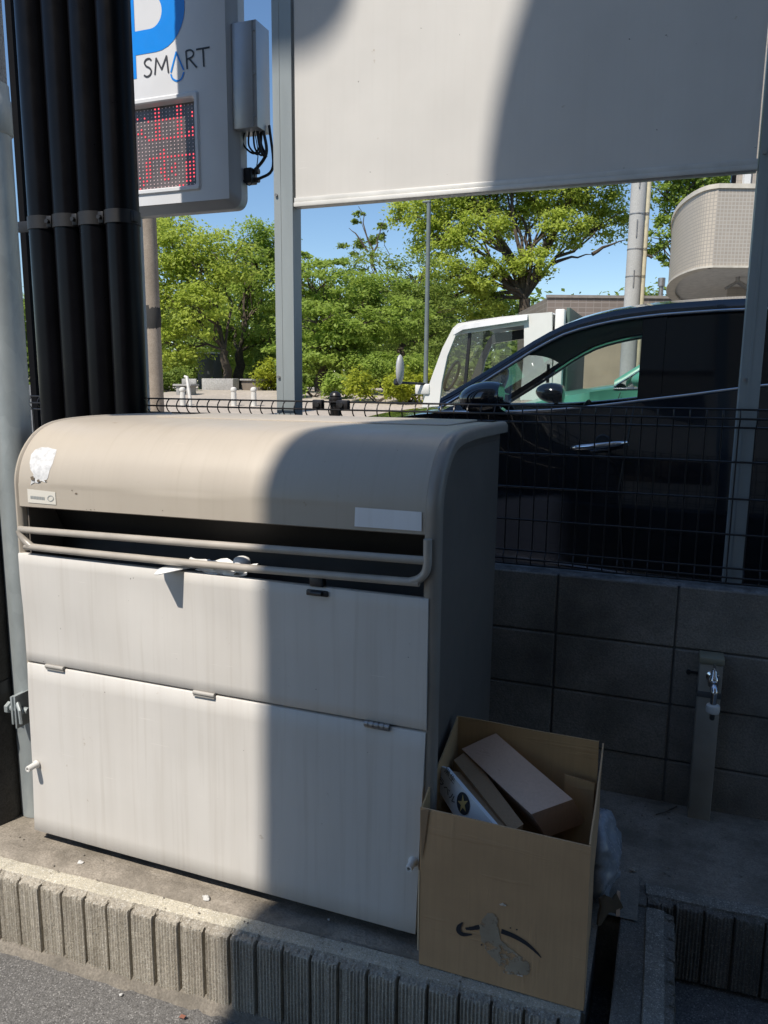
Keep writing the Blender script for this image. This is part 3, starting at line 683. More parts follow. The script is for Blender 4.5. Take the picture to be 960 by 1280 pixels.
grid(bm, [[(a, y, b) for a, b in inner], [(a, y, b) for a, b in outerp]])
build('letter', bm, BLUEM, ps, 0)
# SMART lettering, the A drawn as a water drop
def spx(pts): return [(lambda p: (p.x, p.z))(at(a, b, SY - .005)) for a, b in pts]
bm = B(); w = .0085
ribbon(bm, spx(spline([(189, 75.5), (186.5, 73.3), (182.5, 74.5), (180.5, 78.5), (182.5, 82.5), (186.5, 84.8), (189, 88.5), (187.5, 93.5), (183.5, 95.8), (179.8, 94)], 5)), w, SY - .005)
for k_, (a, b) in enumerate((((193.5, 93.5), (195, 72.2)), ((194.7, 72.2), (202.2, 87)), ((201.8, 87), (208.2, 69.2)), ((207.9, 69.2), (210.5, 91)))): ribbon(bm, spx([a, b]), w, SY - .005 - .0001 * k_)
ribbon(bm, spx([(234, 86.5), (232.3, 63.5)]), w, SY - .005); ribbon(bm, spx(spline([(232.3, 63.8), (238, 62.5), (241.5, 65.5), (240.5, 70.5), (233, 74.5)], 4)), w, SY - .0051); ribbon(bm, spx([(236.5, 73.5), (246, 84.5)]), w, SY - .0052)
ribbon(bm, spx([(245, 62), (262, 59)]), w, SY - .005); ribbon(bm, spx([(253.5, 60.8), (254.8, 83.5)]), w, SY - .0052)
build('lettering', bm, INKM, ps, 0)
bm = B(); ribbon(bm, spx([(213.5, 90.5), (220.2, 64.5)]), w, SY - .005); ribbon(bm, spx([(219.8, 64.5), (229.5, 87.5)]), w, SY - .0051)
ribbon(bm, spx(spline([(213.5, 92.5), (215.5, 98), (221, 101), (226.5, 98.5), (229.8, 90)], 5)), w, SY - .005)
build('drop_emblem', bm, BLUEM, ps, 0)
# control box on the sign's side, with loops of cable
b0 = at(285, 30, SY + .02); b1 = at(322, 157, SY + .02); bx0, bx1 = b0.x + .015, b1.x; bz1, bz0 = at(300, 27, SY + .02).z, at(300, 161, SY + .02).z
bm = B(); box(bm, (bx0, SY + .02, bz0), (bx1, SY + .145, bz1), .004); jb = build('control_box', bm, BOXGREY, ps)
bm = B(); box(bm, (bx1 - .022, SY + .0165, bz0 + .004), (bx1 - .018, SY + .0195, bz1 - .004))
for k in (.1, .5, .9): cyl(bm, (bx1 - .012, SY + .014, bz0 + (bz1 - bz0) * k), (bx1 - .012, SY + .021, bz0 + (bz1 - bz0) * k), .005, 8)
build('door_edge', bm, STEEL, jb)
bm = B(); g = at(312, 205, SY + .09); zb_ = bz0
def cab(pts, r): tube(bm, spline(pts, 6), r, 8)
for k in range(4):
    xa = bx0 + .03 + k * .022; cab([(xa, SY + .08, zb_ + .01), (xa - .012 + .01 * k, SY + .08, zb_ - .05 - .012 * k), (xa + .04, SY + .09, zb_ - .095 - .006 * k), (bx1 - .03, SY + .10, zb_ - .05), (bx1 - .025, SY + .1, zb_ + .01)], .0048 if k < 3 else .008)
cab([(bx1 - .01, SY + .09, zb_ + .01), (bx1 + .005, SY + .09, zb_ - .10), (bx1 - .06, SY + .09, zb_ - .17), (xR + .03, SY + .10, zb_ - .175)], .008)
cab([(bx1 + .012, SY + .11, zb_ + .03), (bx1 + .035, SY + .10, zb_ - .16), (bx1 - .03, SY + .09, zb_ - .21), (xR + .03, SY + .10, zb_ - .215)], .007)
cab([(bx1 - .045, SY + .07, zb_), (bx1 - .03, SY + .07, zb_ - .12), (bx1 - .07, SY + .07, zb_ - .24), (bx1 - .12, SY + .07, zb_ - .215)], .0025)
build('cables', bm, BLKM, ps, 60)
bm = B(); box(bm, (xR + .03, SY + .07, zb_ - .23), (xR + .075, SY + .13, zb_ - .16), .006); cyl(bm, (xR + .03, SY + .1, zb_ - .175), (xR + .10, SY + .1, zb_ - .175), .014, 12); cyl(bm, (xR + .03, SY + .1, zb_ - .215), (xR + .10, SY + .1, zb_ - .215), .013, 12)
build('cable_gland', bm, BLKM, ps)
bm = B(); cyl(bm, (xL + .5 - .2, SY + .12, .15), (xL + .5 - .2, SY + .12, zB + .05), .07, 24); build('sign_pole', bm, SIGNGREY, ps)

# ------------------------------------------------------------------ tap post
ty = 2.60; tl, tr_ = at(868, 900, ty).x, at(898, 900, ty).x; zt = at(888, 822, ty).z
tp = thing('tap_post', ((tl + tr_) / 2, 2.625, 0), 'grey square tap post with chrome faucet against the block wall', 'water tap')
xa, xb = at(873, 860, ty).x, at(901.5, 860, ty).x; mid = (xa + xb) / 2; ph = .0355
bm = B(); box(bm, (mid - ph, ty, -.01), (mid + ph, ty + .066, zt - .024), .005); build('post_body', bm, plain('resin_grey', (.30, .275, .235), .5, var=.15, scale=9), tp)
bm = B(); box(bm, (mid - ph - .003, ty - .004, zt - .024), (mid + ph + .003, ty + .068, zt), .005); build('post_cap', bm, plain('cap_khaki', (.25, .235, .17), .5), tp)
zf = at(886, 845, ty).z
bm = B(); box(bm, (mid - ph - .002, ty - .003, zf - .075), (mid + ph + .001, ty + .067, zf - .055), .002); build('band', bm, plain('band_grey', (.09, .09, .09), .5), tp)
bm = B(); fx = mid + .006
lathe(bm, (fx, ty, zf), [(.021, 0), (.021, -.006), (.012, -.010), (.012, -.032)], 20, 'Y')
lathe(bm, (fx, ty - .042, zf), [(.006, -.021), (.0155, -.017), (.0175, 0), (.0155, .014), (.010, .020), (.009, .034), (.006, .038)], 20)
tube(bm, spline([(fx, ty - .048, zf - .004), (fx + .001, ty - .078, zf - .006), (fx + .002, ty - .092, zf - .022), (fx + .002, ty - .094, zf - .06)], 5), [.0115] * 11 + [.010] * 5, 14)
fa = build('faucet', bm, CHROME, tp, 50)
bm = B(); tube(bm, [(fx, ty - .042, zf + .034), (fx, ty - .042, zf + .05)], .0045, 10); box(bm, (fx - .004, ty - .075, zf + .047), (fx + .004, ty - .02, zf + .054), .002); build('faucet_handle', bm, CHROME, fa)
bm = B(); lathe(bm, (fx + .002, ty - .094, zf - .083), [(.014, -.004), (.0195, -.002), (.021, .004), (.021, .018), (.019, .023), (.011, .025)], 20); build('hose_connector', bm, plain('connector_white', (.62, .60, .56), .4), fa)
bm = B(); lathe(bm, (fx + .002, ty - .094, zf - .105), [(.006, -.005), (.008, 0), (.008, .02)], 14); build('nozzle', bm, plain('nozzle_dark', (.05, .05, .05), .4), fa)
bm = B(); cyl(bm, (mid - ph - .03, 2.66, zf - .018), (mid - ph - .03, 2.672, zf - .018), .008, 10); box(bm, (mid - ph - .032, 2.662, zf - .022), (mid - ph + .002, 2.667, zf - .014)); build('wall_bracket', bm, BLKM, tp)

# ------------------------------------------------------------------ cardboard box and what is in it
cb = thing('cardboard_box', (-.31, 1.79, 0), 'open brown cardboard box with curved arrow print, full of cartons', 'cardboard box')
bl, br_, tl_, tr2 = Vector((-.509, 1.63, .003)), Vector((-.1035, 1.63, .003)), Vector((-.5135, 1.632, .430)), Vector((-.1085, 1.629, .424))
bl2, br2, tlb, trb = Vector((-.512, 1.95, .003)), Vector((-.118, 1.95, .003)), Vector((-.512, 1.955, .530)), Vector((-.126, 1.945, .527))
T = .004
def sheet(name, quad, th, mat, n=10, amp=.002, seed=1, parent=cb, label=None):
    bm = B(); a, b, c, d = [Vector(p) for p in quad]; th = Vector(th); rows = []
    for i in range(n + 1):
        u = i / n; rows.append([a.lerp(b, j / n).lerp(d.lerp(c, j / n), u) for j in range(n + 1)])
    from mathutils import noise as mn
    off = [[mn.noise(p * 7 + Vector((seed * 5, 0, 0))) * amp for p in r] for r in rows]; nh = th.normalized()
    r1 = [[p + nh * o for p, o in zip(r, oo)] for r, oo in zip(rows, off)]; r2 = [[p + th for p in r] for r in r1]
    V1 = grid(bm, r1); V2 = grid(bm, r2)
    ring = lambda V: V[0][:-1] + [r[-1] for r in V[:-1]] + V[-1][:0:-1] + [r[0] for r in V[:0:-1]]
    q1, q2 = ring(V1), ring(V2)
    for i in range(len(q1)): bm.faces.new((q1[i], q1[(i + 1) % len(q1)], q2[(i + 1) % len(q1)], q2[i]))
    return build(name, bm, mat, parent, 25, label=label)
fp = sheet('front_wall', (bl, br_, tr2, tl_), (0, T, 0), CARD, seed=1, amp=.0007)
sheet('back_wall', (bl2, br2, trb, tlb), (0, T, 0), CARD_IN, seed=2, amp=.004)
sheet('side_wall', (bl + Vector((0, .005, 0)), bl2 - Vector((0, .002, 0)), tlb - Vector((0, .002, .0)), tl_ + Vector((0, .005, 0))), (T, 0, 0), CARD_IN, seed=3, amp=.004)
sheet('side_wall', (br_ + Vector((0, .005, 0)), br2 - Vector((0, .002, 0)), Vector((-.1135, 1.955, .522)), tr2 + Vector((.001, .005, .002))), (-T, 0, 0), CARD, seed=4, amp=.004)
bm = B(); poly(bm, [(-.505, 1.636, .004), (-.107, 1.636, .004), (-.121, 1.946, .004), (-.508, 1.946, .004)], (0, 0, .004)); build('bottom', bm, CARD_DK, cb, 0)
sheet('inner_flap', (Vector((-.20, 1.90, .26)), Vector((-.128, 1.90, .25)), Vector((-.128, 1.915, .425)), Vector((-.205, 1.915, .435))), (0, T, 0), CARD_IN, seed=6, n=4)
bm = B(); poly(bm, [at(525.5, 1013, 1.627), at(536, 1012, 1.627), at(531, 1050, 1.627), at(527, 1075, 1.627)], (0, .001, 0)); build('folded_lip', bm, CARD_DK, cb, 0)
bm = B(); poly(bm, [(-.5155, 1.631, .262), (-.5115, 1.629, .262), (-.5105, 1.629, .04), (-.5145, 1.631, .04)], (0, .001, 0)); build('side_flap_edge', bm, card('flap_light', (.55, .42, .27)), cb, 0)
def dec(px): return [(lambda p: (p.x, p.z))(at(a, b, 1.6285)) for a, b in px]
bm = B()
m_ = dec(spline([(600, 1158.5), (590, 1160.5), (582, 1161)], 6)); ribbon(bm, m_, [.0115] * 4 + [.0095] * 5 + [.007] * (len(m_) - 9), 1.6284)
m_ = dec(spline([(578.5, 1153), (574, 1158), (573.5, 1164), (579, 1168), (590, 1168)], 6)); k = len(m_); ribbon(bm, m_, [.002 + .0105 * math.sin(math.pi * (i + 1) / (k + 1)) for i in range(k)], 1.6282)
m_ = dec(spline([(626.5, 1164), (640, 1169), (656, 1178), (668, 1188), (676.5, 1197)], 6)); k = len(m_); ribbon(bm, m_, [.0130 - .0115 * (i / k) ** 2 for i in range(k)], 1.6283)
for a, b in ((638, 1160), (646, 1162), (602, 1181)): poly(bm, [at(a + 1.2 * math.cos(q), b + 1.1 * math.sin(q), 1.6284) for q in (0, 1.2, 2.5, 3.6, 5)])
build('arrow_print', bm, INKM, fp, 0)
bm = B(); patch = spline([(610, 1141), (617, 1143), (622, 1150), (623.5, 1164), (628, 1178), (640, 1188), (655, 1197), (663, 1207), (661, 1218), (645, 1218), (629, 1216), (624, 1206), (612, 1193), (604, 1180), (599, 1165), (601, 1152), (606, 1146), (610, 1141)], 5)[:-1]; patch = [(a + random.uniform(-1.3, 1.3), b + random.uniform(-1.0, 1.0)) for a, b in patch]
poly(bm, [at(a, b, 1.6280) for a, b in patch]); build('torn_patch', bm, TAPEP, fp, 0)
bm = B()
for a, b, s in ((628, 1131, 3.2), (631, 1132, 2), (652, 1220, 2.5), (648, 1219, 1.6)): poly(bm, [at(a + s * math.cos(q) * random.uniform(.6, 1.4), b + s * .5 * math.sin(q) * random.uniform(.7, 1.3), 1.6265) for q in (0, 1.1, 2.2, 3.5, 4.9)], (0, .001, 0))
build('torn_bits', bm, plain('paper_white', (.62, .55, .46), .8), fp, 0)
# long smooth carton lying on top
def slabbox(name, pts, th, mat, label, cat, extra=None, group=None, bev=.002):
    P = [Vector(p) for p in pts]; nn = (P[1] - P[0]).cross(P[3] - P[0]).normalized()
    if nn.z < 0: nn = -nn
    bm = B(); poly(bm, P, -nn * th)
    c = sum(P, Vector()) / 4
    bmesh.ops.subdivide_edges(bm, edges=bm.edges[:], cuts=3, use_grid_fill=True); rough_up(bm, .002, 9, len(name))
    return solo(name, bm, mat, c - nn * th, label, cat, group, 25), nn
p1, p2, p3, p4 = onz(577, 936, .452), onz(620, 917, .500), onz(716, 999, .410), onz(664, 1018, .400)
o_, nn = slabbox('flat_carton', (p1, p2, p3, p4), .125, CARD_PINK, 'long pinkish brown carton lying on top in the cardboard box', 'carton')
slabbox('folded_carton', (onz(567, 950, .44), onz(585, 938, .445), onz(655, 1030, .385), onz(640, 1040, .375)), .05, CARD_DK, 'dark brown folded carton under the pinkish carton', 'carton')
slabbox('folded_carton', (onz(552, 962, .425), onz(597, 968, .415), onz(640, 1034, .375), onz(612, 1036, .37)), .03, card('mid_carton', (.36, .25, .155)), 'flattened brown carton between the white pack and the dark carton', 'carton')
slabbox('folded_carton', (onz(570, 928, .43), onz(592, 920, .44), onz(612, 950, .42), onz(590, 960, .41)), .06, card('rosy_carton', (.38, .265, .20)), 'small rosy brown carton at the back left inside the box', 'carton')
q1, q3, qd = onz(545, 957, .452), onz(622, 1036, .405), onz(547, 986, .398)
pn = (q3 - q1).cross(qd - q1).normalized(); q2, q4 = onplane(557, 960, pn, pn.dot(q1)), onplane(580, 1040, pn, pn.dot(q1))
wp = thing('beverage_pack', ((q1 + q3) / 2) - Vector((0, 0, .1)), 'white beverage carton with black roundel and gold star, inside the box', 'carton')
bm = B(); nn = pn if pn.z > 0 else -pn
poly(bm, [q1, q2, q3, q4, qd], -nn * .012); build('pack_sleeve', bm, plain('pack_white', (.66, .66, .66), .4, var=.04), wp, 0)
def on_pack(px, py, off=.0015): return onplane(px, py, nn, nn.dot(q1) + off)
bm = B(); poly(bm, [on_pack(579 + 8 * math.cos(a) + 1.5 * math.sin(a), 1004.5 + 14.5 * math.sin(a)) for a in np.linspace(0, 2 * math.pi, 24, endpoint=False)]); build('roundel', bm, INKM, wp, 0)
bm = B(); poly(bm, [on_pack(578.5 + (7.5 if i % 2 == 0 else 2.7) * math.sin(a) * .9, 1005 - (12.5 if i % 2 == 0 else 4.5) * math.cos(a), .0025) for i, a in enumerate(np.linspace(0, 2 * math.pi, 10, endpoint=False))]); build('star', bm, plain('gold', (.55, .38, .14), .4), wp, 0)
for body, s_, (ax, ay), (bx_, by_) in (('ラベル', .052, (549, 972), (569, 1001)), ('黒生', .032, (554, 966), (566, 982))):
    me = text_mesh(body, s_); a_, b_ = on_pack(ax, ay, .002), on_pack(bx_, by_, .002); u = (b_ - a_).normalized(); v = nn.cross(u).normalized()
    xsv = [vv.co.x for vv in me.vertices] or [0]; kx = (b_ - a_).length / max(.001, max(xsv) - min(xsv)); bm = B(); bm.from_mesh(me)
    mtx = Matrix((u * kx, v * kx * .85, nn)).transposed().to_4x4(); mtx.translation = (a_ + b_) / 2 + v * (-.004 if s_ > .04 else .012); bm.transform(mtx)
    build('lettering', bm, INKM, wp, 0); bpy.data.meshes.remove(me)

# bag, scraps beside the box
bm = B(); bmesh.ops.create_icosphere(bm, subdivisions=4, radius=1.0, matrix=Matrix.Translation((-.105, 2.06, .13)) @ Matrix.Diagonal((.05, .10, .125, 1)))
rough_up(bm, .022, 14, 4); rough_up(bm, .009, 38, 6)
solo('plastic_bag', bm, plain('bag_bluish', (.27, .29, .32), .25, var=.1, scale=20), (-.105, 2.06, 0), 'bluish white plastic bag squeezed behind the cardboard box', 'plastic bag', None, 180)
bm = B(); poly(bm, [(-.098, 1.93, .085), (-.080, 1.94, .10), (-.062, 1.955, .082), (-.052, 1.965, .088), (-.046, 1.98, .045), (-.058, 1.97, .02), (-.072, 1.955, .026), (-.085, 1.94, .004), (-.098, 1.92, .02)], (-.004, .006, 0))
bmesh.ops.subdivide_edges(bm, edges=bm.edges[:], cuts=2, use_grid_fill=True); rough_up(bm, .014, 26, 3)
solo('cardboard_scrap', bm, card('dark_card', (.15, .115, .08)), (-.07, 1.95, 0), 'crumpled dark cardboard scrap right of the box', 'litter', None, 20)  # card in a darker brown than the box
bm = B(); poly(bm, [(-.055, 1.97, .02), (-.045, 1.975, .02), (-.048, 1.985, .085), (-.056, 1.98, .09)], (0, .003, 0)); solo('paper_scrap', bm, CARD_PINK, (-.05, 1.975, 0), 'thin pale paper strip leaning by the dark cardboard scrap', 'litter', None, 0)
def wad(px, py, s, mat, label, name='paper_wad', z=.004, cat='litter', group=None):
    p = onz(px, py, z); bm = B(); bmesh.ops.create_icosphere(bm, subdivisions=3, radius=1, matrix=Matrix.Translation(p + Vector((0, 0, s * .35))) @ Matrix.Diagonal((s, s * .8, s * .5, 1)))
    rough_up(bm, s * .45, 1.1 / s, int(px)); rough_up(bm, s * .2, 2.6 / s, int(py)); return solo(name, bm, mat, p, label, cat, group, 30)
PW = plain('tissue', (.52, .51, .49), .7)
wad(258, 1124, .011, PW, 'crumpled white tissue on the sunlit slab in front of the bin')
wad(101, 1079, .008, PW, 'small white paper bit on the slab near the left pole')
wad(411, 1150, .004, PW, 'tiny white crumb on the shaded slab below the bin')
wad(151, 1244, .005, PW, 'tiny white paper bit on the asphalt by the edging', z=-.236)
wad(791, 1088, .009, plain('crumb', (.34, .31, .27), .8), 'pale lump of mortar on the slab behind the corner of the edging')
bm = B()
for k in range(150):
    gx_ = random.uniform(-2.4, -.12); gy_ = random.choice([random.uniform(1.60, 1.69), random.uniform(1.56, 1.62), random.uniform(2.52, 2.66), random.uniform(2.2, 2.66)])
    if gy_ > 1.9: gx_ = random.uniform(-.1, .4)
    r_ = random.choice([.0012, .0016, .0022, .003]); bmesh.ops.create_icosphere(bm, subdivisions=1, radius=1, matrix=Matrix.Translation((gx_, gy_, .004)) @ Matrix.Diagonal((r_ * random.uniform(.8, 1.6), r_, r_ * .7, 1)))
rough_up(bm, .0012, 160, 3); tag(build('grit', bm, plain('grit_stone', (.20, .175, .145), .9, var=.5, scale=60), None, 0), 'loose grit and crumbs on the slab', kind='stuff')
bm = B(); q = onz(228, 1272, -.234); poly(bm, [q + Vector((a * .6, b * .6, .003 * c)) for a, b, c in ((-.016, -.006, 0), (-.004, -.012, 2), (.012, -.008, 1), (.018, .002, 3), (.004, .010, 1), (-.010, .006, 2))]); solo('dry_leaf', bm, plain('dry_leaf', (.24, .095, .06), .7), q, 'reddish dry leaf on the asphalt at the kerb foot', 'leaf', None, 0)
bm = B(); tube(bm, [onz(820, 1018, .006), onz(832, 1015, .01), onz(846, 1008, .008)], .0022, 6); tube(bm, [onz(832, 1015, .01), onz(838, 1016, .012)], .0014, 5); solo('twig', bm, BARK, onz(832, 1015, 0), 'thin dark twig on the slab left of the tap post', 'twig')

# ------------------------------------------------------------------ cars
class Ns: pass
NPL = Vector((0, 1, -.32)); NC = 3.54 - .32 * 1.36
top_px = [(548, 511), (575, 495), (605, 477), (640, 455), (670, 436), (700, 420), (730, 410), (760, 403), (790, 398), (822, 394), (860, 391), (905, 388), (960, 386)]
bot_px = [(548, 514), (590, 514), (640, 514), (700, 511), (760, 505), (800, 500), (860, 493), (905, 487), (960, 480)]
topc = [(lambda p: (p.x, p.z))(onplane(a, b, NPL, NC)) for a, b in top_px]; botc = [(lambda p: (p.x, p.z))(onplane(a, b, NPL, NC)) for a, b in bot_px]
lt = topc[-1]; topc += [(.8, lt[1] - .005), (1.2, lt[1] - .03), (1.6, lt[1] - .08), (1.95, lt[1] - .2)]
lb_ = botc[-1]; botc += [(.8, lb_[1] + .03), (1.3, lb_[1] + .05), (1.95, lb_[1] + .08)]
def interp(c, x): return float(np.interp(x, [p[0] for p in c], [p[1] for p in c]))
def make_car(root, ox, oy, zs, paint, far_glass=True, W=1.84, y0=3.47):
    Z = lambda z: .15 + (z - .15) * zs
    yc = y0 + W / 2
    def tum(z): return NC + .32 * z          # side-glass plane
    def nearY(z, belt): return y0 + float(np.interp(z, [.35, .42, .62, .85, 1.06, 1.2, belt], [.20, .07, .02, .0, -.006, .018, tum(belt) - y0 - .004]))
    xcowl = topc[0][0] - .02; xnose, xtail = -2.35, 2.35
    def hoodz(x): return float(np.interp(x, [xnose, -2.25, -2.0, -1.6, xcowl], [.80, .98, 1.12, 1.235, botc[0][1] - .006]))
    def beltz(x): return hoodz(x) if x < xcowl else interp(botc, x) - .006
    xsn = np.linspace(xnose, xtail, 48)
    def inset(x):
        a = 0
        if x < .4: a += .045 * (x - .4) ** 2
        if x < -1.75: a += .62 * ((-1.75 - x) / .6) ** 2.2
        if x > 1.9: a += .4 * ((x - 1.9) / .45) ** 2
        return a
    def P(x, y, z): return (x + ox, y + oy, Z(z))
    bm = B(); near, far, hood = [], [], []
    for x in xsn:
        b = beltz(x); zz = [.34, .42, .62, .85, 1.06, 1.2]; zz = [min(z, b - .02 * (6 - i)) if x < xcowl else z for i, z in enumerate(zz)] + [b]
        wl = lambda z: 1 if x < xcowl - .2 else max(0, min(1, (b - z) / .16)); yy = [nearY(min(z, b), max(b, 1.25)) + inset(x) * wl(z) for z in zz]
        near.append([P(x, y, z) for y, z in zip(yy, zz)]); far.append([P(x, 2 * yc - y, z) for y, z in zip(yy, zz)])
        if x <= xcowl + .05:
            ya = yy[-1]; hood.append([P(x, ya + (2 * (yc - ya)) * k, b + .045 * math.sin(math.pi * k) ** .6) for k in np.linspace(0, 1, 11)])
    grid(bm, near); grid(bm, far); grid(bm, hood)
    for s in (near, ):
        f0 = [bm.verts.new(p) for p in near[0]] + [bm.verts.new(p) for p in far[0][::-1]]; bm.faces.new(f0)
        f1 = [bm.verts.new(p) for p in near[-1]] + [bm.verts.new(p) for p in far[-1][::-1]]; bm.faces.new(f1)
    bmesh.ops.remove_doubles(bm, verts=bm.verts[:], dist=.0005)
    # roof, rails and pillars
    xr = np.linspace(topc[0][0], topc[-1][0], 44); xws = -.76
    for mir in (0, 1):
        my = (lambda y: 2 * yc - y) if mir else (lambda y: y)
        rail = []
        for x in xr:
            zt_ = interp(topc, x); zb_ = zt_ + .05
            rail.append([P(x, my(tum(zt_) + .002), zt_), P(x, my(tum(zt_ + .025) + .002), zt_ + .025), P(x, my(tum(zb_) + .02), zb_)])
        grid(bm, rail)
        grid(bm, [[P(x, my(tum(interp(topc, x)) + .0), interp(topc, x)), P(x, my(tum(interp(topc, x)) + .07), interp(topc, x) + .01), P(x, my(tum(interp(topc, x)) + .09), interp(topc, x) + .045)] for x in xr])
    roof = []
    for x in xr:
        zt_ = interp(topc, x) + .05; ya = tum(zt_) + .02
        roof.append([P(x, ya + (2 * (yc - ya)) * k, zt_ + .055 * math.sin(math.pi * k) ** .7 * min(1, max(.2, (x + 1.1) / .7))) for k in np.linspace(0, 1, 11)])
    i0 = int(np.searchsorted(xr, xws)); grid(bm, roof[i0:])
    body = build('body', bm, paint, root, 50)
    bm = B(); grid(bm, [[(p[0], p[1] + .07 * (1 if k == 0 else -1 if k == 10 else 0), p[2] - .03) for k, p in enumerate(r)] for r in roof[i0:]]); build('headliner', bm, plain('headliner_grey', (.035, .034, .034), .9), root, 60)
    bm = B(); grid(bm, roof[:i0 + 1]); build('windscreen', bm, GLASS, root, 60)
    # side windows
    xB = onplane(800, 450, NPL, NC).x
    def win(xa, xb, mir, mat, name, slant=0):
        my = (lambda y: 2 * yc - y) if mir else (lambda y: y); bm = B(); rows = []
        for x in np.linspace(xa, xb, 24):
            r_ = []
            for k in np.linspace(0, 1, 5):
                xx = x; zb_, zt_ = interp(botc, xx), interp(topc, xx); z_ = zb_ + (zt_ - zb_) * k; r_.append(P(xx, my(tum(z_) + .008), z_))
            rows.append(r_)
        grid(bm, rows); return build(name, bm, mat, root, 60)
    for mir in (0, 1):
        win(topc[0][0], xB - .002, mir, GLASS, 'front_window'); win(xB + .10, 1.25, mir, GLASS_DK if not mir else glass_mat('tinted_glass', (.12, .13, .14)) if 'tinted_glass' not in bpy.data.materials else bpy.data.materials['tinted_glass'], 'rear_window'); win(1.30, 1.9, mir, GLASS_DK, 'quarter_window')
        my = (lambda y: 2 * yc - y) if mir else (lambda y: y)
        for xa, xb in ((xB, xB + .098), (1.25, 1.30)):
            bm = B(); grid(bm, [[P(x, my(tum(z_) + .004), z_) for z_ in np.linspace(interp(botc, x), interp(topc, x), 4)] for x in np.linspace(xa, xb, 4)]); build('door_pillar', bm, GLASS_DK, root, 0)
        bm = B(); tube(bm, [P(x, my(tum(interp(topc, x)) - .003), interp(topc, x)) for x in xr], .0075, 8); tube(bm, [P(x, my(tum(interp(botc, x)) - .004), interp(botc, x) - .004) for x in np.linspace(topc[0][0], 1.9, 40)], .008, 8)
        build('window_trim', bm, CHROME, root, 60)
    # doors: dark seams, handle with dark cup, mirror
    bm = B()
    def seam(pts): tube(bm, [P(x, nearY(z_, beltz(x)) - .0005, z_) for x, z_ in pts], .0035, 6)
    xs_ = onplane(790, 510, NPL, NC).x; seam([(xs_ + .01, 1.37), (xs_ - .01, 1.2), (xs_ - .03, 1.0), (xs_, .7), (xs_ + .05, .45)]); seam([(-1.0, 1.29), (-1.06, 1.1), (-1.06, .8), (-.98, .45)]); seam([(1.0, 1.44), (1.06, 1.2), (1.0, .9), (.8, .6)])
    build('door_seam', bm, BLKM, root, 60)
    bm = B(); box(bm, P(-.98, y0 - .004, .595), P(1.5, y0 + .03, .61), .003); build('sill_trim', bm, CHROME, root)
    for hx, hz in ((-.305, 1.19), (.72, 1.22)):
        bm = B(); lathe(bm, P(hx + .02, y0 + .008, hz + .012), [(.001, -.014), (.03, -.013), (.036, -.004), (.03, .0)], 20, 'Y'); cup = build('handle_cup', bm, BLKM, root)
        bm = B(); tube(bm, spline([P(hx - .11, y0 - .004, hz - .018), P(hx - .08, y0 - .03, hz - .012), P(hx, y0 - .038, hz - .002), P(hx + .08, y0 - .03, hz + .010), P(hx + .12, y0 - .004, hz + .016)], 5), [.008 + .006 * math.sin(math.pi * i / 20) for i in range(21)], 12)
        tube(bm, [P(hx - .03, y0 - .01, hz - .028), P(hx + .05, y0 - .01, hz - .018)], .005, 8); build('door_handle', bm, CHROME, root)
    for mir in (0, 1):
        my = (lambda y: 2 * yc - y) if mir else (lambda y: y)
        mc = onplane(607, 497, NPL, NC - .18); bm = B(); c = Vector(P(mc.x, my(mc.y), mc.z))
        bmesh.ops.create_icosphere(bm, subdivisions=3, radius=1, matrix=Matrix.Translation(c) @ Matrix.Rotation(RAD(-8 if not mir else 8), 4, 'Y') @ Matrix.Diagonal((.125, .10, .072, 1)))
        for v in bm.verts:
            if v.co.x > c.x + .07: v.co.x = c.x + .07
        tube(bm, [c + Vector((.02, 0, -.03)), Vector(P(mc.x + .05, my(mc.y + .19), mc.z - .08))], .022, 8); build('door_mirror', bm, paint, root)
    # interior
    bm = B(); box(bm, P(-1.0, y0 + .15, .45), P(2.1, y0 + W - .15, .55)); box(bm, P(-1.15, y0 + .14, .8), P(-.62, y0 + W - .14, 1.22), .05, 3); build('dashboard', bm, DARKM, root)
    for yy in (yc - .40, yc + .40):
        for xx in (-.02, .85):
            bm = B(); box(bm, P(xx - .5, yy - .26, .6), P(xx, yy + .26, .86), .06, 3); bt = [P(xx - .04, yy, .85), P(xx + .1, yy, 1.36)]
            box(bm, P(xx - .05, yy - .24, .86), P(xx + .09, yy + .24, 1.36), .05, 3); box(bm, P(xx + .02, yy - .13, 1.40), P(xx + .12, yy + .13, 1.56), .04, 3); cyl(bm, P(xx + .06, yy - .04, 1.3), P(xx + .06, yy - .04, 1.45), .008, 6); cyl(bm, P(xx + .06, yy + .04, 1.3), P(xx + .06, yy + .04, 1.45), .008, 6)
            build('seat', bm, SEATM, root)
    bm = B(); cw = Vector(P(-.55, yc + .40, 1.18)); tube(bm, [cw + Vector((.07 * math.sin(a) * .9, .185 * math.cos(a), .17 * math.sin(a))) for a in np.linspace(0, 2 * math.pi, 24, endpoint=False)], .014, 8, closed=True); build('steering_wheel', bm, DARKM, root)
    for yy, s in ((y0 + .11, 1), (y0 + W - .11, -1)):
        for xx in (-1.45, 1.42):
            bm = B(); lathe(bm, P(xx, yy, .15 + .36), [(.22, -.10), (.33, -.11), (.36, -.08), (.36, .08), (.33, .11), (.22, .10)], 28, 'Y'); w_ = build('wheel', bm, RUBBER, root)
            bm = B(); lathe(bm, P(xx, yy - s * .095, .15 + .36), [(.02, 0), (.06, -.008), (.21, .004), (.225, .0), (.225, .02)], 24, 'Y'); build('wheel_rim', bm, STEEL, w_)
car = thing('parked_car', (0, 4.39, .15), 'shiny black parked car with chrome door handle, behind the wire fence', 'car', 'cars in the parking lot'); make_car(car, 0, 0, 1.0, CAR_PAINT)
gpnt = at(758, 480, 6.7)
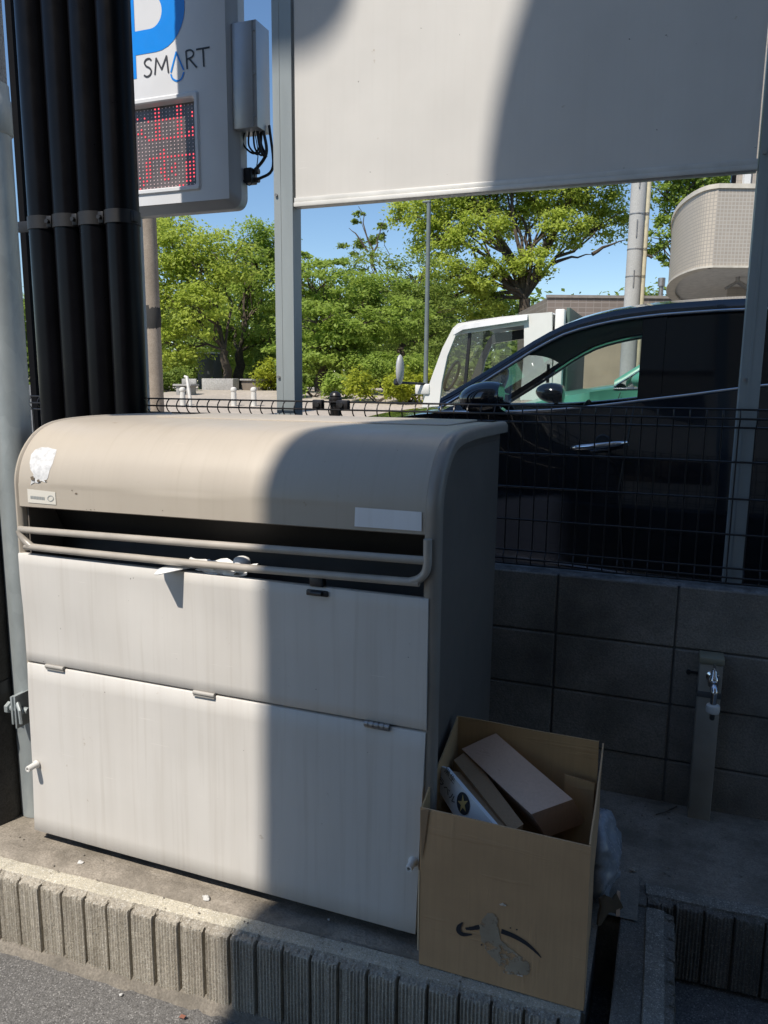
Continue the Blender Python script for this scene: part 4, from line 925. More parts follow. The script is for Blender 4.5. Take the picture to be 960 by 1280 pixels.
car2 = thing('parked_car', (gpnt.x + 1.06, 7.6, .15), "green car seen through the black car's side window", 'car', 'cars in the parking lot')
make_car(car2, gpnt.x + 1.12, 3.15, 1.09, CAR_GREEN)

# ------------------------------------------------------------------ white truck
TY = 7.6
tk = thing('white_truck', (at(620, 480, TY).x, TY + .85, .15), 'white cab-over truck facing left behind the black car', 'truck')
def tx(px, py, dy=0): p = at(px, py, TY + dy); return (p.x, p.z)
TW = 1.7; zg = .5
prof_out = [tx(524, 540), tx(528, 505), tx(540, 470), tx(553, 435), tx(566, 409), tx(573, 404)]
roofl = [tx(590, 400), tx(625, 396), tx(665, 392), tx(686, 390)]; xb_ = tx(690, 400)[0]; ztop = roofl[-1][1]
bm = B()
def strip(pts_a, pts_b, y, t, mi=0):   # side frame piece as a plate
    for (a0, a1), (b0, b1) in zip(zip(pts_a, pts_a[1:]), zip(pts_b, pts_b[1:])):
        poly(bm, [(a0[0], y, a0[1]), (a1[0], y, a1[1]), (b1[0], y, b1[1]), (b0[0], y, b0[1])], (0, t, 0))
apo = [tx(524, 540), tx(528, 505), tx(540, 470), tx(553, 435), tx(566, 410)]; api = [tx(546, 540), tx(549, 505), tx(552, 478), tx(559, 445), tx(569, 420)]
for y, t in ((TY, .05), (TY + TW, -.05)):
    strip(apo, api, y, t)
    strip([tx(566, 410), tx(573, 404), tx(625, 396), tx(665, 392), tx(690, 390)], [tx(569, 420), tx(574, 418), tx(625, 410), tx(655, 406), tx(690, 404)], y, t)
    strip([tx(655, 406), tx(655, 440), tx(650, 500)], [tx(690, 404), tx(690, 440), tx(690, 500)], y, t)
    zd = tx(560, 512)[1]; poly(bm, [(apo[1][0], y, zg), (xb_, y, zg), (xb_, y, zd), (apo[1][0], y, zd)], (0, t, 0))
LIN = B()
for y, t in ((TY + TW - .052, -.006),):
    _b = bm; bm = LIN; strip(apo, api, y, t); strip([tx(566, 410), tx(573, 404), tx(625, 396), tx(665, 392), tx(690, 390)], [tx(569, 420), tx(574, 418), tx(625, 410), tx(655, 406), tx(690, 404)], y, t); strip([tx(655, 406), tx(655, 440), tx(650, 500)], [tx(690, 404), tx(690, 440), tx(690, 500)], y, t); bm = _b
build('cab_lining', LIN, plain('lining_grey', (.05, .05, .055), .8), tk, 0)
outl = prof_out + roofl + [(xb_, ztop - .02)]
rows = []
for j, k in enumerate(np.linspace(0, 1, 9)):
    rows.append([(x, TY + TW * k, z + .03 * math.sin(math.pi * k)) for x, z in outl[5:]])
grid(bm, rows)
poly(bm, [(xb_, TY, zg), (xb_, TY + TW, zg), (xb_, TY + TW, tx(690, 455)[1]), (xb_, TY, tx(690, 455)[1])], (-.03, 0, 0))
lowf = [(outl[0][0] - .02, zg)] + outl[:2]
grid(bm, [[(x, TY + TW * k, z) for x, z in lowf] for k in (0, 1)])
build('cab', bm, WHITEM, tk, 30)
bm = B(); vis = [tx(568, 418), tx(580, 411), tx(620, 405), tx(660, 399)]; grid(bm, [[(x, TY - .002, z + .045) for x, z in vis], [(x, TY - .03, z + .035) for x, z in vis], [(x, TY - .045, z - .01) for x, z in vis], [(x, TY - .04, z - .015) for x, z in vis]]); build('window_visor', bm, plain('visor_grey', (.55, .56, .57), .3), tk, 40)
bm = B(); grid(bm, [[(x + .01, TY + .05 + (TW - .1) * k, z) for x, z in outl[1:6]] for k in (0, 1)]); build('windscreen', bm, GLASS, tk, 60)
wq = [tx(549, 505), tx(552, 478), tx(559, 445), tx(569, 420), tx(655, 406), tx(650, 505)]
for y in (TY + .03, TY + TW - .03): bm = B(); poly(bm, [(x, y, z) for x, z in wq]); build('side_window', bm, GLASS, tk, 0)
bm = B(); a, b = tx(585, 414), tx(577, 500); poly(bm, [(a[0], TY + .012, a[1]), (a[0] + .03, TY + .012, a[1]), (b[0] + .03, TY + .012, b[1]), (b[0], TY + .012, b[1])], (0, .03, 0)); a, b = tx(620, 410), tx(618, 480); box(bm, (a[0], TY + TW - .06, b[1]), (a[0] + .06, TY + TW - .02, a[1])); build('window_divider', bm, BLKM, tk, 0)
bm = B(); c = at(565, 470, TY + .45); tube(bm, [c + Vector((.06 * math.sin(q), .19 * math.cos(q), .15 * math.sin(q))) for q in np.linspace(0, 2 * math.pi, 20, endpoint=False)], .018, 8, closed=True); build('steering_wheel', bm, BLKM, tk)
bm = B(); box(bm, (c.x + .45, TY + .2, .9), (c.x + .6, TY + .75, 1.62), .05); box(bm, (c.x - .2, TY + .1, .8), (c.x + .05, TY + TW - .1, 1.12), .04); build('seat', bm, SEATM, tk)
bm = B(); mA, mB = at(500, 462, TY - .25), at(496, 478, TY - .25); bmesh.ops.create_icosphere(bm, subdivisions=3, radius=1, matrix=Matrix.Translation(mA) @ Matrix.Diagonal((.038, .07, .15, 1)))
mm_ = build('side_mirror', bm, plain('mirror_grey', (.40, .40, .41), .35), tk); bm = B(); e = at(531, 480, TY); tube(bm, [mA + Vector((0, 0, -.1)), mB, e], .013, 8); lathe(bm, mB, [(.02, -.03), (.035, -.01), (.03, .03), (.01, .04)], 12); build('mirror_arm', bm, BLKM, mm_)
bm = B(); p = at(519, 487, TY); box(bm, (p.x - .0, TY - .02, p.z - .05), (p.x + .16, TY + .1, p.z + .06), .02); build('side_lamp', bm, WHITEM, tk)
bx = tx(694, 386); b2 = tx(703, 384); bm = B(); box(bm, (bx[0], TY + .02, .75), (b2[0] + .02, TY + TW - .02, bx[1]), .01); build('bed_guard', bm, WHITEM, tk)
bm = B(); box(bm, (b2[0] + .03, TY + .05, .75), (b2[0] + 2.4, TY + TW - .05, 1.15), .01); build('cargo_bed', bm, plain('bed_grey', (.50, .51, .51), .5), tk)
bm = B(); box(bm, (b2[0] + .025, TY + .12, 1.2), (b2[0] + .06, TY + TW - .15, bx[1] + .02), .005); build('guard_panel', bm, plain('guard_green', (.06, .10, .085), .4), tk)
for yy in (TY + .12, TY + TW - .12):
    for xx in (apo[1][0] + .45, b2[0] + 1.6):
        bm = B(); lathe(bm, (xx, yy, .15 + .33), [(.18, -.10), (.31, -.11), (.33, -.08), (.33, .08), (.31, .11), (.18, .10)], 24, 'Y'); build('wheel', bm, RUBBER, tk)

# ------------------------------------------------------------------ buildings at right
A = dep(893, 300, 12.2); Bp = dep(839, 300, 15.0)
bal = thing('balcony_building', (A.x + 3, A.y + 2.5, .15), 'beige tiled building with curved balcony at the right edge', 'building')
zt_, zb_ = dep(893, 238, 12.2).z, dep(893, 331, 12.2).z
a2, b2v = Vector((A.x, A.y)), Vector((Bp.x, Bp.y)); tdir = (b2v - a2)
rgt = Vector((_R0.x, _R0.y)); fwd = Vector((_F0.x, _F0.y))
curve = [Vector(q[:2]) for q in spline([dep(px, 300, d_).xy[:] for px, d_ in ((893, 12.2), (878, 12.35), (864, 12.7), (852, 13.2), (844, 13.8), (840, 14.5), (839, 15.2), (841, 16.0), (848, 16.9))], 4)]
endp = a2 + rgt * 5.0
def wallstrip(pts, z0, z1, mat, name, thick=.15):
    bm = B(); uvl = bm.loops.layers.uv.new('UVMap'); s = 0; prev = None; S = [0]
    for a, b in zip(pts, pts[1:]): S.append(S[-1] + (b - a).length)
    for side, off in ((0, 0),):
        V = [(bm.verts.new((p.x, p.y, z0)), bm.verts.new((p.x, p.y, z1))) for p in pts]
        for i in range(len(pts) - 1):
            f = bm.faces.new((V[i][0], V[i + 1][0], V[i + 1][1], V[i][1]))
            for lp, (u_, v_) in zip(f.loops, ((S[i], z0), (S[i + 1], z0), (S[i + 1], z1), (S[i], z1))): lp[uvl].uv = (u_, v_)
    return build(name, bm, mat, bal, 60)
TILE_L = tile_mat('pale_tile', (.52, .46, .38), (.47, .415, .345), (.34, .31, .27), .058, .058, True, 0, .12); TILE_D = tile_mat('beige_tile', (.42, .37, .31), (.38, .335, .285), (.50, .47, .42), .058, .058, True, 0, .12)
wallstrip(curve, zb_, zt_, TILE_L, 'curved_parapet'); wallstrip([a2, endp], zb_, zt_, TILE_D, 'balcony_front')
bm = B(); V = [bm.verts.new((p.x, p.y, zb_ + .01)) for p in curve[::-1] + [endp, endp + fwd * 4.7]]; bm.faces.new(V); build('soffit', bm, plain('soffit_white', (.62, .60, .56), .8), bal, 0)
bm = B()
for lo_, hi_, w_ in ((zb_ - .035, zb_ - .003, .06), (zt_, zt_ + .07, .05)):
    pth = curve[::-1] + [endp]; nrm = []
    for i, p in enumerate(pth):
        t = (pth[min(i + 1, len(pth) - 1)] - pth[max(i - 1, 0)]).normalized(); nrm.append(Vector((t.y, -t.x)))
    ins = [p - n_ * .14 for p, n_ in zip(pth, nrm)]; out_ = [p + n_ * w_ * .5 for p, n_ in zip(pth, nrm)]
    grid(bm, [[(p.x, p.y, z) for p in pth] if False else [(p.x, p.y, z) for p in q] for q, z in ((ins, lo_), (out_, lo_), (out_, hi_), (ins, hi_))], True)
build('coping', bm, plain('coping_cream', (.60, .56, .48), .7), bal, 30)
bm = B(); q0 = dep(914, 300, 14.8); 
def bx_oriented(c2, w_, d_, z0, z1):
    P2 = [c2, c2 + rgt * w_, c2 + rgt * w_ + fwd * d_, c2 + fwd * d_]; poly(bm, [(p.x, p.y, z0) for p in P2], (0, 0, z1 - z0))
c2 = Vector((q0.x, q0.y)); rd_ = c2.normalized() * 6 + rgt * .6; poly(bm, [(p.x, p.y, .1) for p in (c2, c2 + rgt * 9, c2 + rgt * 9 + rd_, c2 + rd_)], (0, 0, 10)); build('main_wall', bm, tile_mat('wall_tile', (.44, .39, .33), (.40, .355, .30), (.33, .30, .27), .20, .10), bal, 0)
bm = B(); q0 = dep(915, 220, 14.7); bx_oriented(Vector((q0.x, q0.y)), 1.1, .05, 4.6, 7); build('upper_window', bm, GLASS_DK, bal, 0)
bm = B(); q0 = dep(931, 220, 14.5); bx_oriented(Vector((q0.x, q0.y)), .12, .1, 4.5, 7); build('drain_pipe', bm, WHITEM, bal, 0)
bm = B(); q0 = dep(922, 352, 13.6); tube(bm, [q0 + Vector((0, 0, .12)), q0, q0 + Vector((.25, .3, -.12))], .04, 8); tube(bm, [q0 + Vector((-.2, 0, -.12)), q0], .025, 8); build('soffit_lamp', bm, STEEL, bal)
tb = thing('tiled_building', (*dep(760, 430, 24).xy, .15), 'low brown tiled building behind the truck and black car', 'building')
bm = B(); q0 = dep(683, 400, 23); ztb = dep(740, 373, 23).z; bx_oriented(Vector((q0.x, q0.y)), 7.0, 5, .1, ztb); build('tile_wall', bm, tile_mat('brown_tile', (.24, .20, .175), (.20, .17, .15), (.30, .27, .25), .30, .15, False, 0, .09), tb, 0)
bm = B(); q0 = dep(683, 400, 22.95); bx_oriented(Vector((q0.x - .03, q0.y)), 7.1, .08, ztb, ztb + .08); build('coping', bm, plain('coping_grey', (.25, .23, .21), .7), tb, 0)
bm = B(); q0 = dep(700, 430, 22.9); bx_oriented(Vector((q0.x, q0.y)), 2.6, .05, .2, dep(740, 412, 22.9).z); build('beige_panel', bm, plain('beige_render', (.44, .37, .27), .8, var=.08, scale=2), tb, 0)
bm = B(); q0 = dep(778, 430, 22.8)
bx_oriented(Vector((q0.x, q0.y)), .6, .03, dep(778, 452, 22.8).z, dep(778, 424, 22.8).z)
wn = build('barred_window', bm, GLASS_DK, tb, 0); bm = B()
for k in range(5): q1_ = Vector((q0.x, q0.y)) + rgt * (.06 + k * .12) - fwd * .05; cyl(bm, (q1_.x, q1_.y, dep(778, 452, 22.8).z), (q1_.x, q1_.y, dep(778, 424, 22.8).z), .012, 6)
build('window_bars', bm, STEEL, wn)
bm = B(); q0 = dep(826, 368, 24); cyl(bm, (q0.x, q0.y, q0.z - .6), (q0.x, q0.y, q0.z + .25), .07, 10); cyl(bm, (q0.x, q0.y, q0.z + .25), (q0.x, q0.y, q0.z + .5), .11, 10); build('roof_vent', bm, STEEL, tb)

# ------------------------------------------------------------------ poles in the distance
def far_pole(name, px, py0, py1, s, r, mat, label, top=None, cat='utility pole'):
    p = dep(px, py1, s); t = thing(name, (p.x, p.y, gz(p.x, p.y)), label, cat); z1 = dep(px, py0, s).z if top is None else top
    bm = B(); lathe(bm, (p.x, p.y, gz(p.x, p.y) - .05), [(r, 0), (r * .8, z1 - p.z + 4)] if 0 else [(r, 0), (r * .86, z1 - gz(p.x, p.y) + .05)], 20); build('pole_shaft', bm, mat, t, 60); return t, p
t, p = far_pole('utility_pole', 789.5, 220, 380, 15, .155, CONC_LIGHT, 'pale concrete utility pole with cream pipe behind the black car', 9)
bm = B(); e = dep(806, 300, 14.8); cyl(bm, (e.x, e.y, .2), (e.x, e.y, 9), .058, 12); build('cream_pipe', bm, plain('cream_pvc', (.60, .54, .38), .4), t)
bm = B()
for py in (272, 314, 347): z = dep(793, py, 15).z; lathe(bm, (p.x, p.y, z), [(.145, -.012), (.152, -.010), (.152, .010), (.145, .012)], 20); cyl(bm, (e.x, e.y, z - .03), (e.x, e.y, z + .03), .058, 12)
for py in (290, 350, 232): z = dep(795, py, 15).z; q = p + Vector((.02, -.155, 0)); cyl(bm, (q.x, q.y, z - .16), (q.x, q.y, z + .16), .012, 6)
build('pole_hardware', bm, STEEL, t)
t, p = far_pole('utility_pole', 194, 262, 480, 15, .155, CONC_BROWN, 'brownish weathered utility pole below the parking sign', 8)
bm = B(); z0, z1 = dep(194, 412, 15).z, dep(194, 384, 15).z; lathe(bm, (p.x, p.y, 0), [(.145, z0), (.165, z0 + .1), (.16, z1 - .1), (.142, z1)], 14); rough_up(bm, .02, 6, 2); build('dark_wrap', bm, plain('wrap_black', (.03, .028, .025), .8), t)
t, p = far_pole('lamp_post', 532, 262, 480, 20, .06, plain('lamp_grey', (.13, .16, .16), .5), 'slim dark grey lamp post in front of the trees', None, 'lamp post')
bm = B(); zt_ = dep(532, 262, 20).z; box(bm, (p.x - .16, p.y - .06, zt_), (p.x + .05, p.y + .06, zt_ + .05), .02); build('lamp_head', bm, plain('lamp_grey', (.13, .16, .16), .5), t)

# ------------------------------------------------------------------ trees and planting
def quads(name, C, Nn, S, mat, parent=None, origin=(0, 0, 0)):
    n = len(C); a = np.cross(Nn, RNG.normal(size=(n, 3))); a /= np.linalg.norm(a, axis=1)[:, None] + 1e-9; b = np.cross(Nn, a); b /= np.linalg.norm(b, axis=1)[:, None] + 1e-9
    S = S[:, None]; V = np.empty((n, 4, 3)); V[:, 0] = C - a * S; V[:, 1] = C - b * S * .55 + Nn * S * .12; V[:, 2] = C + a * S; V[:, 3] = C + b * S * .55 + Nn * S * .12
    V = V.reshape(-1, 3) - np.array(origin); me = bpy.data.meshes.new(name); me.vertices.add(n * 4); me.vertices.foreach_set('co', V.ravel())
    me.loops.add(n * 4); me.loops.foreach_set('vertex_index', np.arange(n * 4)); me.polygons.add(n); me.polygons.foreach_set('loop_start', np.arange(0, n * 4, 4)); me.update(calc_edges=True)
    me.materials.append(mat); o = bpy.data.objects.new(name, me); COL.objects.link(o)
    if parent: o.parent = parent
    else: o.location = origin
    return o
def clump_leaves(clumps, per, sub, size, flat=.55, spread=.22):
    Cs, Ns, Ss = [], [], []
    for (c, r) in clumps:
        c = np.array(c); r = np.array(r); vol = r[0] * r[1] * r[2]; ns = max(5, int(sub * (vol ** .667)))
        d = RNG.normal(size=(ns, 3)); d /= np.linalg.norm(d, axis=1)[:, None]; rad = RNG.uniform(.35, 1.02, size=(ns, 1)) ** .5
        cen = c + d * rad * r; m = int(per)
        for k in range(ns):
            sg = spread * r.mean() * RNG.uniform(.6, 1.3) * np.array([1, 1, flat]); pts = cen[k] + RNG.normal(size=(m, 3)) * sg
            pts[:, 2] -= .25 * np.hypot(pts[:, 0] - cen[k, 0], pts[:, 1] - cen[k, 1]) ** 2 / max(.3, r.mean())
            nn_ = d[k] * .45 + np.array([0, 0, .75]) + RNG.normal(size=(m, 3)) * .5; nn_ /= np.linalg.norm(nn_, axis=1)[:, None]
            Cs.append(pts); Ns.append(nn_); Ss.append(size * RNG.uniform(.6, 1.35, m))
    return np.concatenate(Cs), np.concatenate(Ns), np.concatenate(Ss)
def limb(bm, a, b, r0, r1, sag=.15, n=6):
    a, b = Vector(a), Vector(b); ln = (b - a).length; pts = []
    for i in range(n + 1):
        t = i / n; p = a.lerp(b, t) + Vector((random.uniform(-1, 1), random.uniform(-1, 1), random.uniform(-.5, 1))) * ln * .035 * math.sin(math.pi * t) * 2; p.z += sag * ln * math.sin(math.pi * t) * .4; pts.append(p)
    tube(bm, pts, [r0 + (r1 - r0) * i / n for i in range(n + 1)], 8); return pts
def tree(px, s, clumps_px, label, mat, tr=.16, per=46, sub=26, size=.10, fork=None, flat=.55, bare=None, lean=0):
    """clumps_px: (px, py, depth offset, radius px across, radius px up); every clump hangs on its own limb"""
    g = dep(px, 480, s); base = Vector((g.x, g.y, gz(g.x, g.y))); t = thing('tree', base, label, 'tree', 'trees across the plaza')
    cl = []
    for (cx_, cy_, dd, rw, rh) in clumps_px:
        c = dep(cx_, cy_, s + dd); k = (s + dd) / FPX; cl.append((c, (rw * k, rw * k * .9, rh * k)))
    fz = fork if fork else base.z + .45 * (min(c.z for c, _ in cl) - base.z) + .8
    fk = Vector((base.x + lean, base.y, fz)); bm = B(); limb(bm, base - Vector((0, 0, .1)), fk, tr * 1.15, tr * .8, 0)
    for c, r in cl:
        sm = r[0] < .65; pts = limb(bm, fk, c, tr * (.16 if sm else .34), tr * (.05 if sm else .10), .25)
        for q in range(0 if sm else 6):
            th = random.uniform(0, 6.28); e = Vector(c) + Vector((math.cos(th) * r[0], math.sin(th) * r[1], random.uniform(-.3, .8) * r[2])) * random.uniform(.6, .95); limb(bm, pts[random.randint(2, 5)], e, tr * .16, tr * .04, .2, 4)
    if bare:
        for (cx_, cy_, cx2, cy2) in bare: limb(bm, dep(cx_, cy_, s), dep(cx2, cy2, s), tr * .3, tr * .05, .1)
    build('trunk', bm, BARK, t, 60)
    C, Nn, S = clump_leaves([(tuple(c), r) for c, r in cl], per, sub, size, flat); quads('crown', C, Nn, S, mat, t, tuple(base)); return t
T1 = tree(282, 27, [(200, 320, 0, 45, 50), (225, 300, 1, 38, 34), (255, 330, 0, 42, 45), (285, 320, 1, 36, 34), (210, 385, 0, 42, 42), (248, 390, -1, 34, 34), (215, 440, 0, 40, 32), (190, 270, 2, 30, 25), (160, 360, 1, 50, 70)], 'bright green tree behind the brownish utility pole', LEAF_YEL, .16, 95, 30, .068)
tree(300, 31, [(325, 310, 0, 34, 36), (305, 345, 1, 34, 30), (345, 300, 0, 26, 30), (330, 365, 0, 40, 34), (310, 415, 1, 40, 34), (345, 430, 0, 38, 34), (290, 440, 2, 34, 30), (270, 400, 2, 30, 26)], 'mid green tree with twisted dark trunk left of the board post', LEAF_MID, .2, 90, 30, .075)
tree(400, 25, [(385, 350, 0, 44, 28), (430, 365, 0, 46, 28), (475, 370, 1, 42, 28), (395, 400, -1, 50, 24), (450, 410, -1, 50, 24), (505, 400, 0, 40, 30), (380, 440, -1, 44, 22), (430, 440, 0, 46, 22), (375, 328, 1, 24, 14), (415, 335, 1, 24, 14)], 'broad layered green tree just right of the left board post', LEAF_MID, .16, 95, 36, .066, flat=.32)
tree(500, 29, [(470, 340, 0, 38, 30), (520, 345, 0, 36, 36), (500, 390, 0, 44, 34), (545, 390, 0, 34, 34), (470, 420, 0, 40, 26), (530, 430, 0, 40, 28), (460, 300, 1, 14, 20), (450, 272, 1, 9, 12), (480, 290, 1, 10, 14), (440, 310, 1, 16, 14)], 'darker tree with a sparse twig top beside the lamp post', LEAF_DK, .17, 66, 28, .066, flat=.45, bare=[(470, 340, 448, 258), (465, 330, 480, 275), (460, 315, 436, 285)])
tree(652, 34, [(520, 270, 0, 34, 26), (545, 300, 0, 34, 26), (560, 245, 0, 44, 30), (595, 290, -1, 40, 28), (600, 240, 0, 44, 34), (640, 265, 1, 38, 26), (690, 240, 0, 44, 34), (700, 285, -1, 34, 24), (665, 330, -1, 32, 20), (740, 240, 1, 44, 36), (760, 280, 1, 30, 22), (560, 345, -1, 38, 24), (605, 345, -1, 34, 22), (640, 180, 0, 80, 50), (740, 180, 0, 60, 50), (560, 180, 0, 60, 50), (600, 385, 0, 36, 20), (545, 380, 0, 30, 24)], 'large yellow green tree with dark forked limbs above the truck', LEAF_YEL, .30, 95, 26, .080, fork=dep(655, 375, 34).z, bare=[(655, 370, 690, 330), (690, 330, 740, 318), (740, 318, 782, 300), (655, 365, 660, 310), (660, 310, 645, 250), (665, 310, 700, 270), (660, 320, 680, 235)])
tree(860, 30, [(830, 230, 0, 36, 26), (870, 225, 0, 36, 26), (850, 265, 0, 34, 24), (825, 300, 0, 24, 18), (900, 230, 1, 34, 24), (850, 190, 0, 60, 30), (835, 325, 0, 14, 10), (880, 290, 1, 30, 30)], 'green tree behind the pale utility pole and curved balcony', LEAF_MID, .22, 90, 26, .078, bare=[(860, 290, 815, 322), (815, 322, 800, 318)])
def bush(px, py, s, rw, rh, label, mat=LEAF_HEDGE, n=70, sub=110, size=.055):
    c = dep(px, py, s); k = s / FPX; cl = []
    for q in np.linspace(-.7, .7, max(2, int(rw / 14))): cl.append((tuple(dep(px + q * rw, py + random.uniform(-3, 3), s + random.uniform(-.5, .5))), (max(.35, rw * k * .42), .6, rh * k * random.uniform(.85, 1.1))))
    base = Vector((c.x, c.y, gz(c.x, c.y))); C, Nn, S = clump_leaves(cl, n, sub, size, .8); C[:, 2] = np.maximum(C[:, 2], base.z)
    t = thing('bush', base, label, 'bush', 'bushes along the plaza'); quads('foliage', C, Nn, S, mat, t, tuple(base))
    bm = B()
    for q in range(5): limb(bm, base + Vector((random.uniform(-.2, .2), 0, 0)), Vector(cl[q % len(cl)][0]), .025, .008, 0)
    build('stems', bm, BARK, t, 60)
bush(475, 482, 21, 36, 17, 'low yellow green hedge bush left of the truck mirror')
bush(518, 484, 21, 24, 16, 'low yellow green hedge bush right of the truck mirror')
bush(395, 482, 22.5, 36, 17, 'green hedge bush just right of the left board post', LEAF_MID)
bush(490, 455, 23.5, 60, 16, 'upper clipped bush row behind the yellow green hedge', LEAF_MID)
bush(345, 472, 26, 13, 17, 'round bright green bush at the end of the stone wall')
bush(385, 455, 25, 30, 15, 'shady bush under the layered tree', LEAF_DK)
bush(205, 480, 24, 22, 26, 'dark bush at the foot of the brownish utility pole', LEAF_DK)
bush(300, 455, 30, 40, 20, 'shady bush behind the granite wall', LEAF_DK)
# far-off wood closing the view
C, Nn, S = [], [], []
cl = []
for px in range(-120, 1500, 34): s = 52 + random.uniform(-4, 6); cl.append((tuple(dep(px, 430 + random.uniform(-26, 10), s)), (2.6, 2.0, random.uniform(2.6, 3.6)))); cl.append((tuple(dep(px + 15, 470, s - 2)), (2.6, 1.5, 1.8)))
C, Nn, S = clump_leaves(cl, 26, 9, .24, .7); o = quads('far_woods', C, Nn, S, LEAF_DK); tag(o, 'dark mass of far-off trees closing the view', 'woods', kind='stuff')

# ------------------------------------------------------------------ plaza furniture
def P3(px, py, s): return dep(px, py, s)
for i, (px, lab) in enumerate(((228, 'leftmost white bollard on the plaza, right of the utility pole'), (292, 'middle white bollard in front of the granite wall'), (372 - 0, 'white bollard'))):
    if i == 2: px, lab = 317, 'rightmost white bollard, nearest the board post'
    s = 19.5; p = P3(px, 484.5, s); g = gz(p.x, p.y); bm = B(); lathe(bm, (p.x, p.y, 0), [(.07, g), (.068, p.z - .13), (.055, p.z - .12), (.075, p.z - .09), (.082, p.z - .05), (.07, p.z - .01), (.03, p.z + .012), (0, p.z + .015)], 20)
    solo('bollard', bm, plain('bollard_white', (.62, .60, .55), .6), (p.x, p.y, g), lab, 'bollard', 'white bollards on the plaza')
s = 26; a, b = P3(255, 473, s), P3(303, 473, s); bm = B(); box(bm, (a.x, a.y - .15, gz(a.x, a.y) - .2), (b.x, a.y + .25, a.z), .02)
solo('granite_wall', bm, GRANITE, ((a.x + b.x) / 2, a.y, gz(a.x, a.y)), 'long pale granite wall behind the bollards', 'wall', 'granite walls on the plaza')
a, b = P3(303.5, 474, s), P3(334, 474, s); bm = B(); box(bm, (a.x, a.y - .1, gz(a.x, a.y) - .2), (b.x, a.y + .3, a.z - .05), .01); w_ = thing('planter_wall', (a.x, a.y, gz(a.x, a.y)), 'brown planter wall with pale coping beside the round bush', 'wall')
build('wall_face', bm, plain('planter_brown', (.17, .14, .11), .8), w_); bm = B(); box(bm, (a.x - .03, a.y - .16, a.z - .05), (b.x + .03, a.y + .34, a.z + .01), .01); build('coping', bm, GRANITE, w_)
a, b = P3(222, 480, 23), P3(250, 480, 23); bn = thing('stone_bench', (a.x, a.y, gz(a.x, a.y)), 'grey stone bench with low back left of the granite wall', 'bench')
bm = B(); box(bm, (a.x, a.y - .25, a.z - .06), (b.x, a.y + .2, a.z), .01); build('seat', bm, GRANITE, bn)
bm = B(); box(bm, (a.x, a.y + .21, a.z), (b.x - .12, a.y + .28, a.z + .16), .01); build('backrest', bm, GRANITE, bn)
for xx in (a.x + .08, b.x - .2):
    bm = B(); box(bm, (xx, a.y - .2, gz(a.x, a.y) - .05), (xx + .12, a.y + .15, a.z - .062), .01); build('leg', bm, GRANITE, bn)
a, b = P3(246, 442, 29), P3(271, 442, 29); ks = thing('park_cabinet', (a.x + .4, a.y, gz(a.x, a.y)), 'dark steel cabinet with pale lid under the twisted tree', 'cabinet')
bm = B(); box(bm, (a.x, a.y, gz(a.x, a.y)), (b.x, a.y + .6, a.z), .02); build('cabinet_body', bm, plain('cabinet_dark', (.05, .055, .06), .5), ks)
bm = B(); box(bm, (a.x - .03, a.y - .03, a.z), (b.x - .1, a.y + .63, a.z + .06), .01); build('cabinet_lid', bm, WHITEM, ks)
bm = B(); p = P3(238, 500, 19); q = P3(233.5, 471, 19); tube(bm, [(p.x, p.y, gz(p.x, p.y)), (p.x, p.y, p.z), q, q + Vector((-.06, 0, .0))], .04, 12); solo('leaning_pipe', bm, plain('bollard_white', (.62, .60, .55), .6), (p.x, p.y, gz(p.x, p.y)), 'slim leaning white post beside the stone bench', 'post')

# ------------------------------------------------------------------ what stands behind the camera and throws the shade
KX, KZ = .29, 1.53
bd = thing('corner_building', (4, -6, -.24), 'tall grey building behind the viewer whose rounded corner shades the bin', 'building')
yb = -2.2; tt = 2.74 - yb; ex = -.682 - KX * tt; ez = 2.06 + KZ * tt
outl = [(13, -.24), (ex, -.24), (ex, ez)]; b_, a_ = 3.3, 5.2
for k in np.linspace(0, 1, 18)[1:]:
    dz = b_ * .94 * k; outl.append((ex + a_ * (1 - math.sqrt(1 - (dz / b_) ** 2)), ez + dz))
outl += [(13, ez + b_)]
bm = B(); poly(bm, [(x, yb, z) for x, z in outl], (0, -9, 0)); build('wall', bm, plain('facade_grey', (.42, .375, .325), .8, var=.1, scale=.6), bd, 0)
for zf in (1.0, 4.0, 7.0):
    for xf in (-1.2, 1.2, 3.6, 6, 8.4):
        bm = B(); box(bm, (xf, yb + .002, zf), (xf + 1.4, yb + .03, zf + 1.3)); build('window', bm, GLASS_DK, bd, 0)
hs = thing('projecting_sign', (-3.1, -2.1, 12), 'blank rounded sign panel bracketed to the building behind the viewer', 'sign')
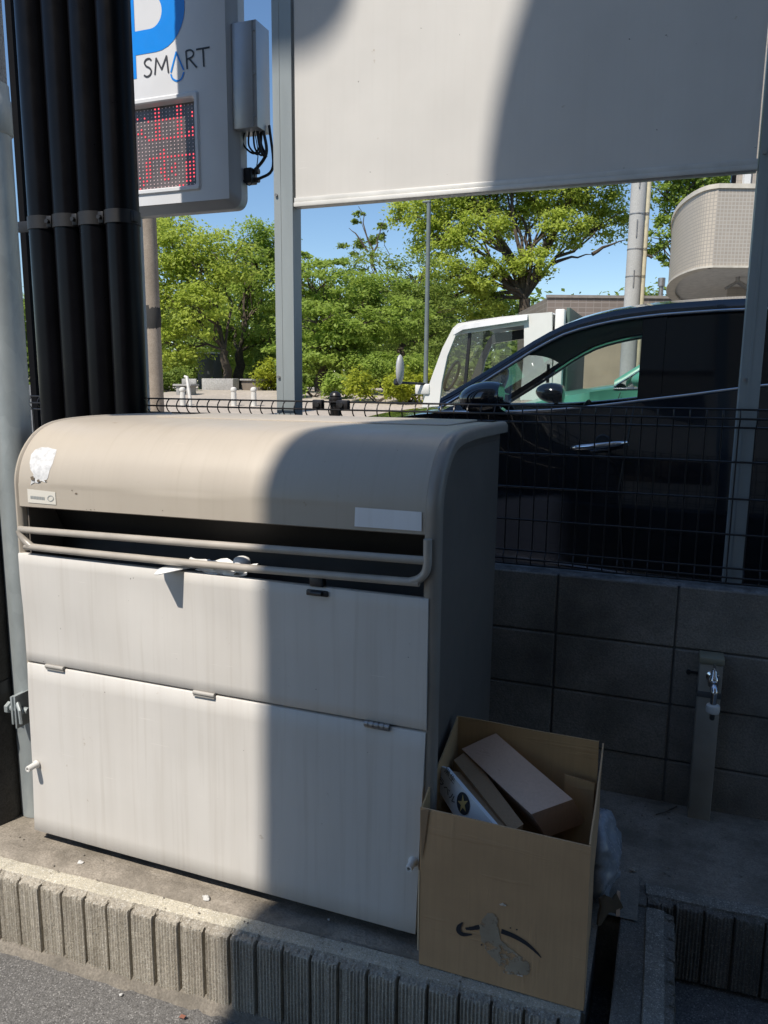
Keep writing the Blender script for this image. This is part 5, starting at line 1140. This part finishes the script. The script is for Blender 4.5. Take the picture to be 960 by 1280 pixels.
ys_ = -2.1; tt = 2.74 - ys_; bm = B(); rows = []
xr1, xl1, zb1 = -1.185 - KX * tt, -1.95 - KX * (2.74 - ys_), 2.73 + KZ * tt
for y_ in (ys_, ys_ - .05): rows.append([(x, y_, z) for x, z in rrect(xl1, xr1, zb1, zb1 + 2.6, .24, 8)])
grid(bm, rows, False, True, True); build('sign_panel', bm, WHITEM, hs, 30)
bm = B(); cyl(bm, (xr1 - .05, ys_ - .07, zb1 + 1.9), (ex + 2.2, ys_ - .11, zb1 + 1.9), .05, 10); build('bracket', bm, STEEL, hs)

# ------------------------------------------------------------------ light
sd = Vector((-KX, -1, KZ)).normalized(); el = math.asin(sd.z); az = math.atan2(sd.x, sd.y)
w = bpy.data.worlds.new('World'); SC.world = w; w.use_nodes = True; nt = w.node_tree; nt.nodes.clear()
sky = nt.nodes.new('ShaderNodeTexSky'); sky.sky_type = 'NISHITA'; sky.sun_disc = False; sky.sun_elevation = el; sky.sun_rotation = az
sky.air_density = 1.0; sky.dust_density = .12; sky.ozone_density = 2.6
bg = nt.nodes.new('ShaderNodeBackground'); bg.inputs['Strength'].default_value = .112; wo = nt.nodes.new('ShaderNodeOutputWorld')
hv = nt.nodes.new('ShaderNodeHueSaturation'); hv.inputs['Saturation'].default_value = 1.1
nt.links.new(sky.outputs[0], hv.inputs['Color']); nt.links.new(hv.outputs[0], bg.inputs[0]); nt.links.new(bg.outputs[0], wo.inputs[0])
sl_ = bpy.data.lights.new('sun', 'SUN'); sl_.energy = 4.5; sl_.angle = RAD(.53); sl_.color = (1.0, .93, .83)
so = bpy.data.objects.new('sun', sl_); COL.objects.link(so); so.rotation_euler = sd.to_track_quat('Z', 'Y').to_euler(); so.location = (0, 0, 30)
vs = SC.view_settings; vs.view_transform = 'Standard'; vs.look = 'None'; vs.exposure = .35; vs.gamma = 1
SC.display_settings.display_device = 'sRGB'
SC.cycles.max_bounces = 8; SC.cycles.transparent_max_bounces = 12; SC.cycles.use_denoising = True
